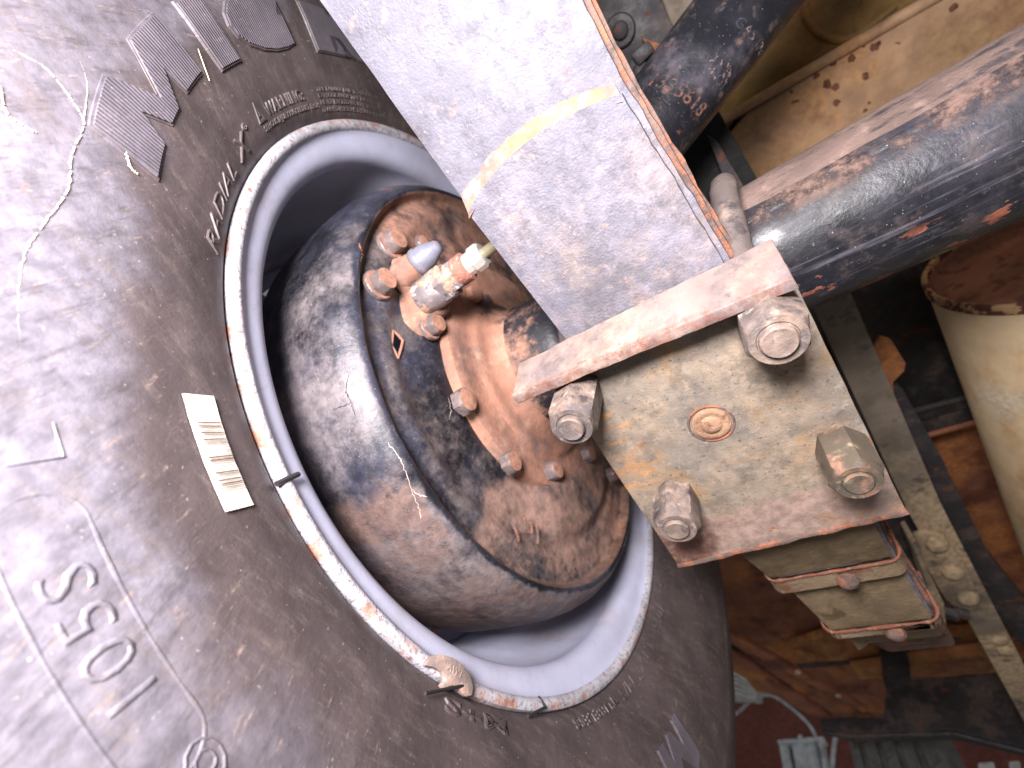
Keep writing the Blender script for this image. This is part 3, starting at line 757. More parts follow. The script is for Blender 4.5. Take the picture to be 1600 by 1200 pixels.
# adjusting slot: cut the faces inside a diamond, with a turned-up lip
dth, dr = atan2(on(622, 540, 0, .003).z, on(622, 540, 0, .003).y), hypot(on(622, 540, 0, .003).z, on(622, 540, 0, .003).y)
DP = [on(x, y, 0, -.0002) for x, y in ((614, 519), (628, 533), (621, 558), (612, 540))]
dc = sum(DP, Vector()) / 4
def inside(p, k=1.0):
    q = [dc + (d - dc) * k for d in DP]; s = []
    for i in range(4):
        a, b = q[i], q[(i + 1) % 4]; s.append((b.y - a.y) * (p.z - a.z) - (b.z - a.z) * (p.y - a.y))
    return all(x > 0 for x in s) or all(x < 0 for x in s)
dead = [f for f in bmP.faces if f.calc_center_median().x > -.01 and inside(f.calc_center_median(), 1.0)]
bmesh.ops.delete(bmP, geom=dead, context='FACES')
from mathutils.bvhtree import BVHTree
bvhP = BVHTree.FromBMesh(bmP)
plate = obj('backing_plate', bmP, M['plate'], brake, ang=50)
bm = bmesh.new(); 
ringp = [dc + (d - dc) * 1.12 + Vector((.0002, 0, 0)) for d in DP]
ringp = [p + Vector((plate_x(0, hypot(p.y, p.z), atan2(p.z, p.y))[0] * .0, 0, 0)) for p in ringp]
for i in range(4): tube(bm, [ringp[i], (ringp[i] + ringp[(i + 1) % 4]) / 2 + Vector((.0004, 0, 0)), ringp[(i + 1) % 4]], .0008, 8)
obj('slot_lip', bm, M['hub'], brake)
def scratch(pix, w, mt, name, seed=0, h=.00015):
    P = spline([Vector((x, y, 0)) for x, y in pix], 10); bm = bmesh.new(); prev = None
    for i, p in enumerate(P):
        jx = 2.5 * mn.noise(Vector((i * .5, seed, 0))); jy = 2.5 * mn.noise(Vector((i * .5, seed, 7)))
        d = ray(p.x + jx, p.y + jy).normalized()
        q, nrm, _, _ = bvhP.ray_cast(CC, d)
        if q is None: prev = None; continue
        if nrm.dot(d) > 0: nrm = -nrm
        q2 = P[min(i + 1, len(P) - 1)] if i + 1 < len(P) else P[i - 1]
        t = (cx * (q2.x - p.x) + cy * (q2.y - p.y)).normalized(); s = nrm.cross(t).normalized()
        ww = w * (.3 + 1.3 * abs(mn.noise(Vector((i * .4, seed + 3, 0))))) * min(1, (i + 1) / 4, (len(P) - i) / 4)
        row = [bm.verts.new(q + nrm * h + s * ww), bm.verts.new(q + nrm * h - s * ww)]
        if prev: bm.faces.new((prev[0], prev[1], row[1], row[0]))
        prev = row
    obj(name, bm, M[mt], brake, smooth=False)
scratch([(604, 690), (622, 712), (633, 735), (644, 768), (655, 795), (658, 812)], .00035, 'mudtrace', 'paint_chip', 1)
scratch([(520, 640), (538, 634), (552, 628)], .0003, 'black', 'paint_crack', 2)
scratch([(545, 585), (541, 610), (550, 632), (556, 655)], .0003, 'black', 'paint_crack', 3)
scratch([(640, 760), (652, 772), (668, 776)], .0004, 'mudtrace', 'paint_chip', 4)
scratch([(560, 380), (566, 396), (562, 410)], .0016, 'orangerust', 'paint_chip', 5)
scratch([(700, 620), (704, 640), (702, 655)], .0004, 'mudtrace', 'paint_chip', 6)
# hub flange and neck
hp = [(.0015, .0885), (.0060, .0880), (.0085, .0868), (.0094, .0845), (.0094, .078), (.0092, .070), (.0100, .066), (.0118, .0645), (.0128, .0620), (.0130, .058), (.0138, .054), (.0165, .0500), (.0200, .0475), (.0235, .0460)]
obj('hub_neck', lathe_x([(.0225, .0475), (.027, .0468), (.034, .0462), (.042, .0456), (.050, .0450), (.055, .0436), (.058, .0415), (.060, .0390)], 128), M['hubblack'], brake, ang=40)
obj('hub_flange', lathe_x(hp, 160, lambda x, r, t: (x + .0004 * mn.noise(Vector((cos(t) * r * 90, sin(t) * r * 90, 2))), r + .0005 * mn.noise(Vector((cos(t) * 8, sin(t) * 8, x * 100))))), M['hub'], brake, ang=40)

def hexbolt(name, px, py, x, r, h, mt='bolt', washer=1.25, rot=.3, nrm=(1, 0, 0), parent=None, dome=False, tilt=None):
    p = on(px, py, 0, x)
    bm = bmesh.new()
    n = 6
    prof_ = [(r * 1.0, 0), (r * 1.0, h * .80), (r * .84, h)]
    rings = []
    for q, (R_, z) in enumerate(prof_):
        nn = 24
        ring = []
        for k in range(nn):
            a = 2 * pi * k / nn
            hexr = cos(pi / 6) / cos((a % (pi / 3)) - pi / 6)
            f_ = hexr if q < 2 else 1.0
            z2 = z - (h * .16 * (abs((a % (pi / 3)) - pi / 6) / (pi / 6)) ** 2 if q == 0 and False else 0)
            if q == 1: z2 = z - h * .20 * (1 - abs(((a % (pi / 3)) - pi / 6)) / (pi / 6)) * -0.0 - h * .18 * (abs((a % (pi / 3)) - 0) < .01)
            ring.append(bm.verts.new((R_ * f_ * cos(a), R_ * f_ * sin(a), z2)))
        rings.append(ring)
    for a, b in zip(rings, rings[1:]):
        for k in range(24): bm.faces.new((a[k], a[(k + 1) % 24], b[(k + 1) % 24], b[k]))
    c = bm.verts.new((0, 0, h * (1.05 if not dome else 1.25)))
    for k in range(24): bm.faces.new((rings[-1][k], rings[-1][(k + 1) % 24], c))
    if washer:
        w = lathe_z([(0, -.001), (r * washer, -.001), (r * washer, .0010), (r * washer * .94, .0016), (0, .0016)], 28)
        me = bpy.data.meshes.new('w'); w.to_mesh(me); w.free(); bm.from_mesh(me); bpy.data.meshes.remove(me)
    return obj(name, bm, M[mt], parent or brake, at=frame(p, nrm, rot), ang=30)
px_ = .0062
hexbolt('bolt', 609, 384, px_, .0072, .0085, rot=.2)
hexbolt('bolt', 590, 446, px_, .0072, .0085, rot=.5)
hexbolt('bolt', 671, 512, px_ - .001, .0068, .0080, rot=.1, washer=1.2)
hexbolt('bolt', 659, 384, px_, .0068, .0035, washer=0, dome=True, rot=.0)
hexbolt('bolt', 719, 630, .0095, .0082, .0065, rot=.3, washer=0, dome=True)
hexbolt('bolt', 792, 725, .0095, .0072, .0065, rot=.1, washer=0)
hexbolt('bolt', 858, 738, .0095, .0068, .0075, rot=.6, washer=0)
hexbolt('bolt', 914, 711, .0098, .0068, .0065, rot=.4, washer=0)
hexbolt('bolt', 952, 743, .0085, .0062, .0065, rot=.8, washer=0)
hexbolt('bolt', 738, 462, .0095, .0070, .0045, rot=.3, washer=0, mt='hub', dome=True)
# cast boss under the fittings, bleeder screw and brake hose union
def boss(p, nrm, pts, mt, name, n=40, smooth_n=.0):
    return obj(name, lathe_z(pts, n), M[mt], brake, at=frame(p, nrm), ang=40)
ax1 = (.82, -.40, .42)
ax1 = (on(742, 402, 0, .052) - on(648, 470, 0, .008)).normalized()
pB = on(650, 462, 0, .006)
for q_, r1, hh, nm in (((640, 432), .0135, .010, 'bleeder'), ((663, 474), .0165, .010, 'union')):
    bm = lathe_z([(r1 * 1.35, -.004), (r1 * 1.15, -.0005), (r1 * .95, .002), (r1 * .82, .005), (r1 * .74, hh), (r1 * .60, hh + .0015), (0, hh + .002)], 40)
    worn(bm, .004, .0005, 110, r1)
    nr = Vector((1, 0, 0)) if nm == 'union' else Vector((1, 0, .25))
    obj('cast_boss', bm, M['hub'], brake, at=frame(on(*q_, 0, .005), nr), ang=60)
# union: fat round base, hex, collar, bright nut
pU = on(668, 462, 0, .014)
axU = (on(740, 408, 0, .050) - pU); LU = axU.length; axU.normalize()
boss(pU - axU * .004, axU, [(0, 0), (.0100, 0), (.0106, .0015), (.0106, LU * .40), (.0098, LU * .44), (.006, LU * .44)], 'fitting', 'hose_union')
bm = lathe_z([(.0108, LU * .42), (.0112, LU * .45), (.0112, LU * .60), (.0100, LU * .63), (.0090, LU * .64), (.0088, LU * .80), (.004, LU * .80)], 6)
obj('union_hex', bm, M['fitting'], brake, at=frame(pU - axU * .004, axU, .3), ang=25)
boss(pU - axU * .004, axU, [(.0080, LU * .78), (.0084, LU * .80), (.0084, LU * .98), (.0070, LU * 1.0), (.004, LU * 1.0)], 'fitred', 'union_collar')
bm = lathe_z([(.0060, LU * .96), (.0064, LU * .98), (.0064, LU * 1.10), (.0058, LU * 1.12), (.0072, LU * 1.12), (.0076, LU * 1.14), (.0076, LU * 1.28), (.0062, LU * 1.32), (.0030, LU * 1.32), (.0030, LU * 1.26)], 12)
obj('union_nut', bm, M['brass'], brake, at=frame(pU - axU * .004, axU, .1), ang=20, label='bright plated nut on the brake union')
e0 = pU + axU * LU * 1.18
lt = on(905, 330, 2, .02)
line = obj('brake_line', tube(bmesh.new(), spline([e0, e0 + axU * .012, e0 + axU * .024 + Vector((.002, 0, .004)), (e0 + axU * .03) * .6 + lt * .4, lt], 8), .0031, 14), M['line'])
tag(line, 'thin olive brake pipe running from the bright nut behind the spring leaf', 'pipe')
# bleeder
pL = on(634, 426, 0, .010)
axL = (on(668, 396, 0, .026) - on(634, 424, 0, .010)).normalized()
boss(pL - axL * .004, axL, [(0, -.004), (.0084, -.004), (.0082, .009), (.0078, .0115), (.0060, .012)], 'hub', 'bleeder_boss', 24)
boss(pL + axL * .008, axL, [(.0078, 0), (.0084, .0015), (.0084, .0035), (.0076, .0045), (.0072, .009), (.0058, .0125), (.0045, .0150), (.0040, .0165), (.0025, .0180), (0, .0184)], 'bleeder', 'bleeder_cap', 24)
# paint runs on the far boss
bm = bmesh.new()
for q in (((805, 822), (812, 845)), ((820, 805), (822, 820)), ((829, 812), (833, 833)), ((840, 820), (842, 850))):
    a = on(*q[0], 0, .0082); b = on(*q[1], 0, .0082)
    tube(bm, spline([a + Vector((-.0008, 0, 0)), (a + b) / 2 + Vector((-.0002, 0, 0)), b + Vector((-.0008, 0, 0))], 5), .0009, 8)
obj('paint_run', bm, M['springedge'], brake)

# ================================================================== AXLE TUBE
axle = thing('axle_tube', 'thick black painted axle tube with peeling orange paint, running to the upper right', 'axle', (.05, 0, 0))
RA = .0393
def tubef(x, r, th):
    return x, r + .00025 * mn.noise(Vector((x * 20, cos(th) * 3, sin(th) * 3)))
obj('tube_body', lathe_x([(.044 + .006 * k, RA) for k in range(0, 210)], 96, tubef), M['axle'], axle)
# rolled seam and dusty upper ledge
def wrap(th0, th1, h, x0, x1, mt, name, n=8, nx=200, ragged=0):
    bm = bmesh.new(); rows = []
    for i in range(nx + 1):
        x = x0 + (x1 - x0) * i / nx; row = []
        for k in range(n + 1):
            t = k / n
            th = th0 + (th1 - th0) * t
            hh = h * sin(pi * t) ** .6 - .0004
            hh += ragged * mn.noise(Vector((x * 60, th * 6, 0))) * sin(pi * t)
            row.append(bm.verts.new((x, (RA + hh) * cos(th), (RA + hh) * sin(th))))
        rows.append(row)
    for a, b in zip(rows, rows[1:]):
        for k in range(n): bm.faces.new((a[k], a[k + 1], b[k + 1], b[k]))
    return obj(name, bm, M[mt], axle)
AX0 = radians(180 + 18)
wrap(radians(164), radians(214), .0010, .07, 1.25, 'axledust', 'dust_ledge', ragged=.0006)
wrap(radians(215), radians(223), .0010, .046, 1.25, 'axle', 'weld_seam', n=6)

# ================================================================== LEAF SPRING
spring = thing('leaf_spring', 'grey leaf spring pack crossing the picture from top left, worn bright underneath', 'leaf spring', (.12, 0, -.05))
def leaf(y0, y1, x0f, x1f, zf, t, mt, name='leaf', step=.003, tip=0, curve=0):
    """zf: underside height; tip: rounding of the end at y0"""
    bm = bmesh.new(); rows = []
    n = int(abs(y1 - y0) / step)
    nx = 14
    for i in range(n + 1):
        y = y0 + (y1 - y0) * i / n
        a, b = x0f(y) + .0004 * mn.noise(Vector((y * 70, curve, 0))), x1f(y) + .0009 * mn.fractal(Vector((y * 70, curve, 5)), 1, 2, 3); row = []
        for k in range(nx + 1):
            u = k / nx; x = a + (b - a) * u
            yy = y
            if tip and i < 12: yy = y - tip * (1 - (2 * u - 1) ** 2) * (1 - i / 12)
            z = zf(y) + .0005 * mn.fractal(Vector((x * 22, y * 22, curve)), 1, 2, 3)
            e = min(u, 1 - u) * (b - a)
            if e < .002: z += .0012 * (1 - e / .002)
            row.append(bm.verts.new((x, yy, z)))
        rows.append(row)
    tp = [[bm.verts.new((v.co.x, v.co.y, v.co.z + t)) for v in row] for row in rows]
    def q(A):
        for a, b in zip(A, A[1:]):
            for k in range(nx): bm.faces.new((a[k], a[k + 1], b[k + 1], b[k]))
    q(rows); q(tp)
    for i in range(n):
        for k in (0, nx): bm.faces.new((rows[i][k], rows[i + 1][k], tp[i + 1][k], tp[i][k]))
    for i in (0, n):
        for k in range(nx): bm.faces.new((rows[i][k], rows[i][k + 1], tp[i][k + 1], tp[i][k]))
    return obj(name, bm, M[mt], spring, ang=40)
def ip(tab):
    def f(y):
        if y <= tab[0][0]: return tab[0][1]
        for (a, b), (c, d) in zip(tab, tab[1:]):
            if y <= c: return b + (d - b) * (y - a) / (c - a)
        return tab[-1][1]
    return f
XL = ip([(-.30, .0775), (-.12, .0800), (-.04, .0845), (.12, .0950), (.17, .1015), (.24, .1150), (.45, .135)])
XR = ip([(-.30, .1592), (-.12, .1560), (-.04, .1605), (.12, .1655), (.17, .1660), (.24, .1705), (.45, .174)])
ZB = ip([(-.30, -.0900), (-.04, -.0900), (.10, -.0890), (.125, -.0860), (.17, -.0750), (.24, -.0760), (.27, -.070), (.34, -.045), (.45, .0)])
leaf(-.1155, .172, XL, XR, ZB, .0068, 'spring', tip=.0075, curve=1)
leaf(-.34, .242, lambda y: XL(y) - .0012, lambda y: XR(y) + .0022, lambda y: ZB(y) + .0074, .0065, 'spring', tip=.0, curve=4)
leaf(-.36, .30, lambda y: XL(y) + .002, lambda y: XR(y) + .0042, lambda y: ZB(y) + .0145, .0065, 'springedge', curve=7)
leaf(-.38, .38, lambda y: XL(y) + .002, lambda y: XR(y) + .0055, lambda y: ZB(y) + .0216, .0065, 'springedge', curve=9)
# dirt fillet where the lowest leaf ends
bm = bmesh.new(); pts_ = []
for k in range(25):
    u = k / 24; x = .0795 + (.1555 - .0795) * u
    pts_.append(Vector((x, -.1165 - .0078 * (1 - (2 * u - 1) ** 2) - .0012, -.0845)))
rows = []
for i_, p in enumerate(pts_):
    k_ = i_ / 24
    wdt = .0070 * (1 - .35 * k_) * (1 + .25 * mn.noise(Vector((k_ * 9, 1, 0))))
    rows.append([bm.verts.new(p + Vector((0, .0045 - (wdt + .003) * t_, .0070 * (t_ ** .6) - .0054 + .0003 * mn.noise(Vector((k_ * 30, t_ * 5, 4))) + (.0012 if t_ == 1 else 0)))) for t_ in (0, .15, .35, .6, .8, 1)])
for p, q in zip(rows, rows[1:]):
    for k_ in range(5): bm.faces.new((p[k_], p[k_ + 1], q[k_ + 1], q[k_]))
obj('dirt_fillet', bm, M['ochre'], spring, label='pale orange dirt packed at the step between two leaves')
# rear part of the pack: khaki mud skin on the leaves behind the plate
def skin(y0, y1, zadd, w=0):
    bm = bmesh.new(); n = 12; nx = 10; rows = []
    for i in range(n + 1):
        y = y0 + (y1 - y0) * i / n
        rows.append([bm.verts.new((XL(y) - .0006 + (XR(y) - XL(y) + .0012) * k / nx, y, ZB(y) + zadd - .0009 + .0003 * mn.noise(Vector((y * 80, k, 0))))) for k in range(nx + 1)])
    for a, b in zip(rows, rows[1:]):
        for k in range(nx): bm.faces.new((a[k], a[k + 1], b[k + 1], b[k]))
    bmesh.ops.solidify(bm, geom=bm.faces[:], thickness=.0006)
    return bm
obj('mud_skin', skin(.113, .170, 0), M['khaki'], spring)
obj('mud_skin', skin(.170, .241, .0074), M['khaki'], spring)
obj('mud_skin', skin(.241, .30, .0145), M['khaki'], spring)
def clip(y, zadd, wd, nm):
    a, b = XL(y) - .004, XR(y) + .004; z = ZB(y) + zadd
    s = (ZB(y + .01) - ZB(y - .01)) / .02; t = Vector((0, 1, s)).normalized(); nn = Vector((0, -s, 1)).normalized()
    bm = bmesh.new(); prev = None
    prof2 = [(a - .001, .030), (a - .001, .008)] + [(a + .006 - .007 * cos(k * pi / 8), .006 - .007 * sin(k * pi / 8)) for k in range(0, 5)] + \
            [(b - .006 + .007 * sin(k * pi / 8), .006 - .007 * cos(k * pi / 8)) for k in range(0, 5)] + [(b + .001, .008), (b + .001, .030)]
    rows = []
    for x, h in prof2:
        rows.append([bm.verts.new(Vector((x, y, z)) + nn * h + t * w) for w in (-wd / 2, wd / 2)])
    for p, q in zip(rows, rows[1:]): bm.faces.new((p[0], p[1], q[1], q[0]))
    bmesh.ops.solidify(bm, geom=bm.faces[:], thickness=.0035)
    bev(bm, .0006, 1)
    c = obj('spring_clip', bm, M['clip'], spring, ang=50)
    # bright rust line on its near edge
    bm = bmesh.new()
    tube(bm, [Vector((x, y, z)) + nn * (h - .0006) - t * (wd / 2 + .0002) for x, h in prof2], .0009, 8, rf=None)
    worn(bm, .003, .0007, 160, y)
    obj('rust_line', bm, M['orangerust'], c)
    bm = lathe_z([(.0058, -.001), (.0058, .0010), (.0048, .0026), (.0028, .0036), (0, .0039)], 20)
    worn(bm, .003, .0005, 200, y)
    p = Vector(((a + b) / 2 + .006, y, z)) + nn * (-.0042)
    rv = obj('rivet', bm, M['springedge'], c, at=frame(p, -nn), ang=50)
    return c
clip(.178, -.0015, .014, 'a')
clip(.246, .0055, .012, 'b')
bm = slab([on(x, y, 2, .0) for x, y in ((1322, 992), (1350, 985), (1358, 1008), (1342, 1018))], (0, 0, .012), bevw=.002)
obj('clip_end', bm, M['clip'], spring)

# ================================================================== SPRING PLATE
splate = thing('spring_clamp_plate', 'heavy rusted grey clamp plate bolted under the spring with a raised front edge', 'plate', (.123, .045, -.094))
zb = -.098
c4 = [Vector((.070, -.030, zb)), Vector((.1795, -.030, zb)), Vector((.1808, .1125, zb)), Vector((.0645, .1165, zb))]
bm = slab(c4, (0, 0, .0072), bevw=.0009)
worn(bm, .0035, .00035, 70, 3)
obj('plate_body', bm, M['uplate'], splate, ang=45)
sec = [(-.0405, -.0915), (-.0310, -.1120), (-.0262, -.1122), (-.0255, -.0975), (-.0300, -.0905)]
bm = bmesh.new()
NXF = 40; rows = []
for i in range(NXF + 1):
    x = .0545 + (.1790 - .0545) * i / NXF
    o_ = .0016 * (1 - i / NXF)
    rows.append([bm.verts.new((x + (.002 if k in (0, 4) and i == 0 else 0) - (0 if i else 0), y - .0060 * (1 - i / NXF) * (.4, 1, 1, .3, .3)[k], z)) for k, (y, z) in enumerate(sec)])
for a, b in zip(rows, rows[1:]):
    for k in range(5): bm.faces.new((a[k], a[(k + 1) % 5], b[(k + 1) % 5], b[k]))
bm.faces.new(rows[0]); bm.faces.new(rows[-1][::-1])
bmesh.ops.recalc_face_normals(bm, faces=bm.faces)
bev(bm, .0007)
worn(bm, .004, .0006, 80, 5)
obj('front_flange', bm, M['flange'], splate, ang=45, label='raised pinkish front edge of the plate, rusty below')
# rear lip turned slightly down
bm = slab([Vector((.0640, .1150, zb - .0004)), Vector((.1812, .1105, zb - .0004)), Vector((.1818, .1128, zb - .0012)), Vector((.0636, .1175, zb - .0012))], (0, 0, .0050), bevw=.0008)
worn(bm, .003, .0008, 110, 6)
obj('rear_lip', bm, M['springedge'], splate, ang=45)
pc = on(1111, 662, 2, zb)
obj('centre_pin', lathe_z([(.0090, -.001), (.0088, .0008), (.0078, .0014), (.0066, .0011), (.0050, .0010), (.0044, .0018), (.0020, .0022), (0, .0020)], 28), M['pin'], splate, at=frame(pc, (0, 0, -1)), ang=50)
bm = bmesh.new(); tube(bm, [pc + Vector((.0102 * cos(k * pi / 14), .0102 * sin(k * pi / 14), .0)) for k in range(29)], .0006, 8, cap=False)
obj('pin_hole_edge', bm, M['springedge'], splate)

# ================================================================== U-BOLTS
def bignut(parent, p, h, r, mt, stud, rot, label=None):
    bm = bmesh.new(); nn = 36; rings = []
    for q, (R_, z, hx) in enumerate(((r * .97, 0, 1), (r, .0012, 1), (r, h * .84, 1), (r * .93, h * .93, .5), (r * .86, h, 0), (r * .64, h, 0), (r * .60, h - .0006, 0), (r * .57, h - .0006, 0), (r * .55, h + stud * .8, 0), (r * .50, h + stud + .0004, 0), (r * .30, h + stud * 1.02, 0))):
        ring = []
        for k in range(nn):
            a = 2 * pi * k / nn; hexr = cos(pi / 6) / cos((a % (pi / 3)) - pi / 6)
            f_ = (hexr / cos(pi / 6) * .93) * hx + (1 - hx)
            j = 1 + .014 * mn.noise(Vector((cos(a) * 2, sin(a) * 2, z * 120 + p[0] * 99)))
            ring.append(bm.verts.new((R_ * f_ * j * cos(a), R_ * f_ * j * sin(a), z)))
        rings.append(ring)
    for a, b in zip(rings, rings[1:]):
        for k in range(nn): bm.faces.new((a[k], a[(k + 1) % nn], b[(k + 1) % nn], b[k]))
    c = bm.verts.new((0, 0, h + stud * 1.03))
    for k in range(nn): bm.faces.new((rings[-1][k], rings[-1][(k + 1) % nn], c))
    return obj('nut', bm, M[mt], parent, at=frame(p, (0, 0, -1), rot), ang=28, label=label)
def ubolt(x0, ends, label, mats):
    t = thing('u_bolt', label, 'u-bolt', (x0, 0, .0), group='u-bolts holding the axle to the spring')
    (xa, ya), (xb, yb) = ends
    P = [Vector((xa, ya, -.118)), Vector((xa, ya, -.09)), Vector((x0 + (xa - x0) * .6, -.037, -.055)), Vector((x0 + (xa - x0) * .2, -.0465, -.022))]
    for k in range(0, 9):
        a = pi - k * pi / 8; P.append(Vector((x0, .0458 * cos(a), .0458 * sin(a))))
    P += [Vector((x0 + (xb - x0) * .2, .0485, -.022)), Vector((x0 + (xb - x0) * .6, .055, -.055)), Vector((xb, yb, -.09)), Vector((xb, yb, -.118))]
    bm = bmesh.new(); tube(bm, spline(P, 6), .0066, 18)
    worn(bm, .006, .0007, 70)
    obj('rod', bm, M['rod'], t)
    return t
u1 = ubolt(.1735, ((.164, -.0205), (.168, .060)), 'right-hand u-bolt looped over the black tube, nuts near the plate edge', None)
bignut(u1, (.1660, -.0170, zb), .027, .0116, 'nut', .002, .25)
bignut(u1, (.1685, .0600, zb), .026, .0100, 'nutolive', .0005, .1)
u2 = ubolt(.074, ((.079, -.018), (.089, .063)), 'left-hand u-bolt beside the dusty hub, nut nearest the drum', None)
bignut(u2, (.0795, -.0185, zb), .031, .0108, 'nut', .002, .2)
bignut(u2, (.0890, .0625, zb), .024, .0108, 'nut', .001, .5)

# ================================================================== SHOCK ABSORBER
shock = thing('shock_absorber', 'black cylindrical shock absorber with embossed numbers, behind the grey spring', 'shock absorber', on(1017, 200, 2, .085))
A_ = on(1017, 200, 2, .085); B_ = on(1171, 0, 2, .125); ad = (B_ - A_).normalized(); RS = .0290
A0 = A_ - ad * .075; LS = (B_ - A0).length + .12
bm = lathe_z([(0, 0), (RS * .55, 0), (RS * .9, .002), (RS, .006)] + [(RS, .006 + (LS - .006) * k / 30) for k in range(1, 31)] + [(0, LS)], 72)
fr = frame(A0, ad)
obj('shock_body', bm, M['shock'], shock, at=fr)
# embossed text wrapped round the tube: phi is measured from the side facing the camera
qx = (CC - A_); qx = (qx - ad * qx.dot(ad)).normalized(); qy = ad.cross(qx)
def onshock(px, py):
    # ray - cylinder
    d = ray(px, py).normalized(); o = CC - A0
    d2 = d - ad * d.dot(ad); o2 = o - ad * o.dot(ad)
    a = d2.dot(d2); b = 2 * d2.dot(o2); c = o2.dot(o2) - RS * RS; disc = b * b - 4 * a * c
    t = (-b - math.sqrt(max(0, disc))) / (2 * a); p = CC + d * t - A0
    return atan2(p.dot(qy), p.dot(qx)), p.dot(ad)
def shock_text(s, p0, p1, size, mt, h=.0004):
    a0, z0 = onshock(*p0); a1, z1 = onshock(*p1)
    bm = text2d(s, size); w = max(v.co.x for v in bm.verts)
    def f(u, v, hh):
        t = u / w; an = a0 + (a1 - a0) * t; z = z0 + (z1 - z0) * t + v
        return A0 + ad * z + (qx * cos(an) + qy * sin(an)) * (RS + hh)
    emboss(bm, f, h, .0002, .003)
    obj('embossed_text', bm, M[mt], shock, smooth=False)
shock_text('1335618', (1008, 133), (1091, 184), .0125, 'shocktext', .0006)
shock_text('UNDER', (1116, 84), (1133, 130), .0085, 'shocktext2')
shock_text('NOT', (1108, 116), (1127, 144), .0085, 'shocktext2')
shock_text('DO', (1094, 95), (1108, 112), .0085, 'shocktext2')
shock_text('GAS 120', (1145, 38), (1184, 90), .0085, 'shocktext2')

# ================================================================== VEHICLE UNDERSIDE
body = thing('vehicle_underbody', 'tan and ochre painted vehicle floor pan with rust spots above the axle', 'vehicle body', (.5, .3, .3))
ZF = .36
def zslab(pix, z, t, mt, name, parent=body, bw=.002, w=None, **k):
    bm = px_slab(pix, 2, z, (0, 0, t), bevw=bw)
    if w: worn(bm, *w)
    return obj(name, bm, M[mt], parent, **k)
# main floor with a pressed ridge, running inboard
zslab([(1040, 330), (1183, 157), (1453, 0), (1760, -180), (2400, -300), (2300, 500), (1500, 560), (1280, 520)], ZF, .006, 'tan', 'floor_panel', w=(.03, .0016, 12))
zslab([(1040, 240), (1150, -60), (1300, -200), (1700, -230), (1445, -8), (1178, 150), (1060, 300)], ZF + .035, .006, 'olive', 'floor_panel', label='ochre panel beyond the ridge', w=(.03, .0016, 12))
bm = bmesh.new()
tube(bm, [on(1100, 206, 2, ZF), on(1183, 157, 2, ZF), on(1453, 0, 2, ZF), on(1760, -180, 2, ZF)], .006, 12)
obj('pressed_ridge', bm, M['tan'], body)
bm = px_slab([(1100, 204), (1183, 155), (1453, -2), (1760, -182), (1762, -170), (1455, 8), (1184, 168), (1100, 216)], 2, ZF - .004, (0, 0, .012), bevw=.001)
obj('seam_strip', bm, M['darksteel'], body)
# dark pressed line in the ochre panel
bm = bmesh.new()
tube(bm, spline([on(x, y, 2, ZF + .034) for x, y in ((1255, 0), (1262, 30), (1285, 55), (1320, 62), (1360, 40), (1400, 8))], 6), .004, 10)
obj('pressed_line', bm, M['olive'], body)
rs_ = [(1293, 131, 11), (1306, 136, 10), (1307, 160, 9), (1331, 92, 9), (1367, 73, 11), (1373, 68, 6), (1353, 119, 9), (1276, 119, 8), (1243, 163, 12), (1260, 176, 7), (1445, 15, 12), (1352, 173, 6), (1358, 161, 4), (1302, 98, 9), (1350, 72, 4), (1397, 136, 4), (1490, 12, 9)]
for i, (x, y, r) in enumerate(rs_):
    c = on(x, y, 2, ZF - .0005); rr = r * .00036
    bm = bmesh.new(); vs = []
    nk = 18
    ring = [bm.verts.new(c + Vector((cos(2 * pi * k / nk), sin(2 * pi * k / nk), 0)) * rr * (1 + .55 * mn.noise(Vector((cos(2 * pi * k / nk) * 1.4, sin(2 * pi * k / nk) * 1.4, i))))) for k in range(nk)]
    ring2 = [bm.verts.new(v.co * 1 + Vector((0, 0, .0012)) + (v.co - c) * .25) for v in ring]
    bm.faces.new(ring)
    for k in range(nk): bm.faces.new((ring[k], ring[(k + 1) % nk], ring2[(k + 1) % nk], ring2[k]))
    obj('rust_spot', bm, M['spot'], body)
# dark mount left of the shock
mnt = thing('shock_mount_bracket', 'dark dirty steel bracket with one bolt, left of the black shock absorber', 'bracket', on(960, 60, 2, .20))
zslab([(860, -60), (1012, -60), (1060, 62), (1030, 150), (1010, 230), (940, 200)], .19, .006, 'darksteel', 'bracket_plate', mnt, w=(.012, .002, 40))
zslab([(1008, -60), (1120, -60), (1090, 80), (1050, 120), (1058, 62)], .21, .006, 'rail', 'bracket_side', mnt)
zslab([(985, 85), (1012, 62), (1024, 78), (998, 104)], .175, .012, 'darksteel', 'bracket_tab', mnt)
zslab([(1000, 55), (1013, 62), (1042, 70), (1036, 96), (1016, 80)], .178, .004, 'redbrown', 'bracket_tab', mnt)
for q, rr in (((969, 48), .012), ((1003, 112), .014)):
    p = on(*q, 2, .187)
    obj('bolt', lathe_z([(rr, -.002), (rr, .001), (rr * .9, .002), (rr * .55, .002), (rr * .5, .007), (rr * .35, .008), (0, .0085)], 24), M['darksteel'], mnt, at=frame(p, (0, 0, -1)), ang=40)
# black sheets standing in for the shadow behind spring and tube, plus a rib
inner = thing('inner_shade_panel', 'black sheets standing in for shadow, with a rib, behind the u-bolt loop', 'panel', on(1150, 250, 2, .16))
zslab([(980, 130), (1110, 150), (1195, 300), (1150, 420), (960, 400)], .17, .01, 'black', 'shade_sheet', inner)
zslab([(900, -40), (1320, -40), (1320, 420), (900, 420)], .42, .01, 'black', 'shade_sheet', inner)  # added black backing that closes the open gap between floor panels
zslab([(1104, 210), (1122, 222), (1180, 320), (1166, 330), (1150, 330)], .155, .006, 'darksteel', 'inner_rib', inner)

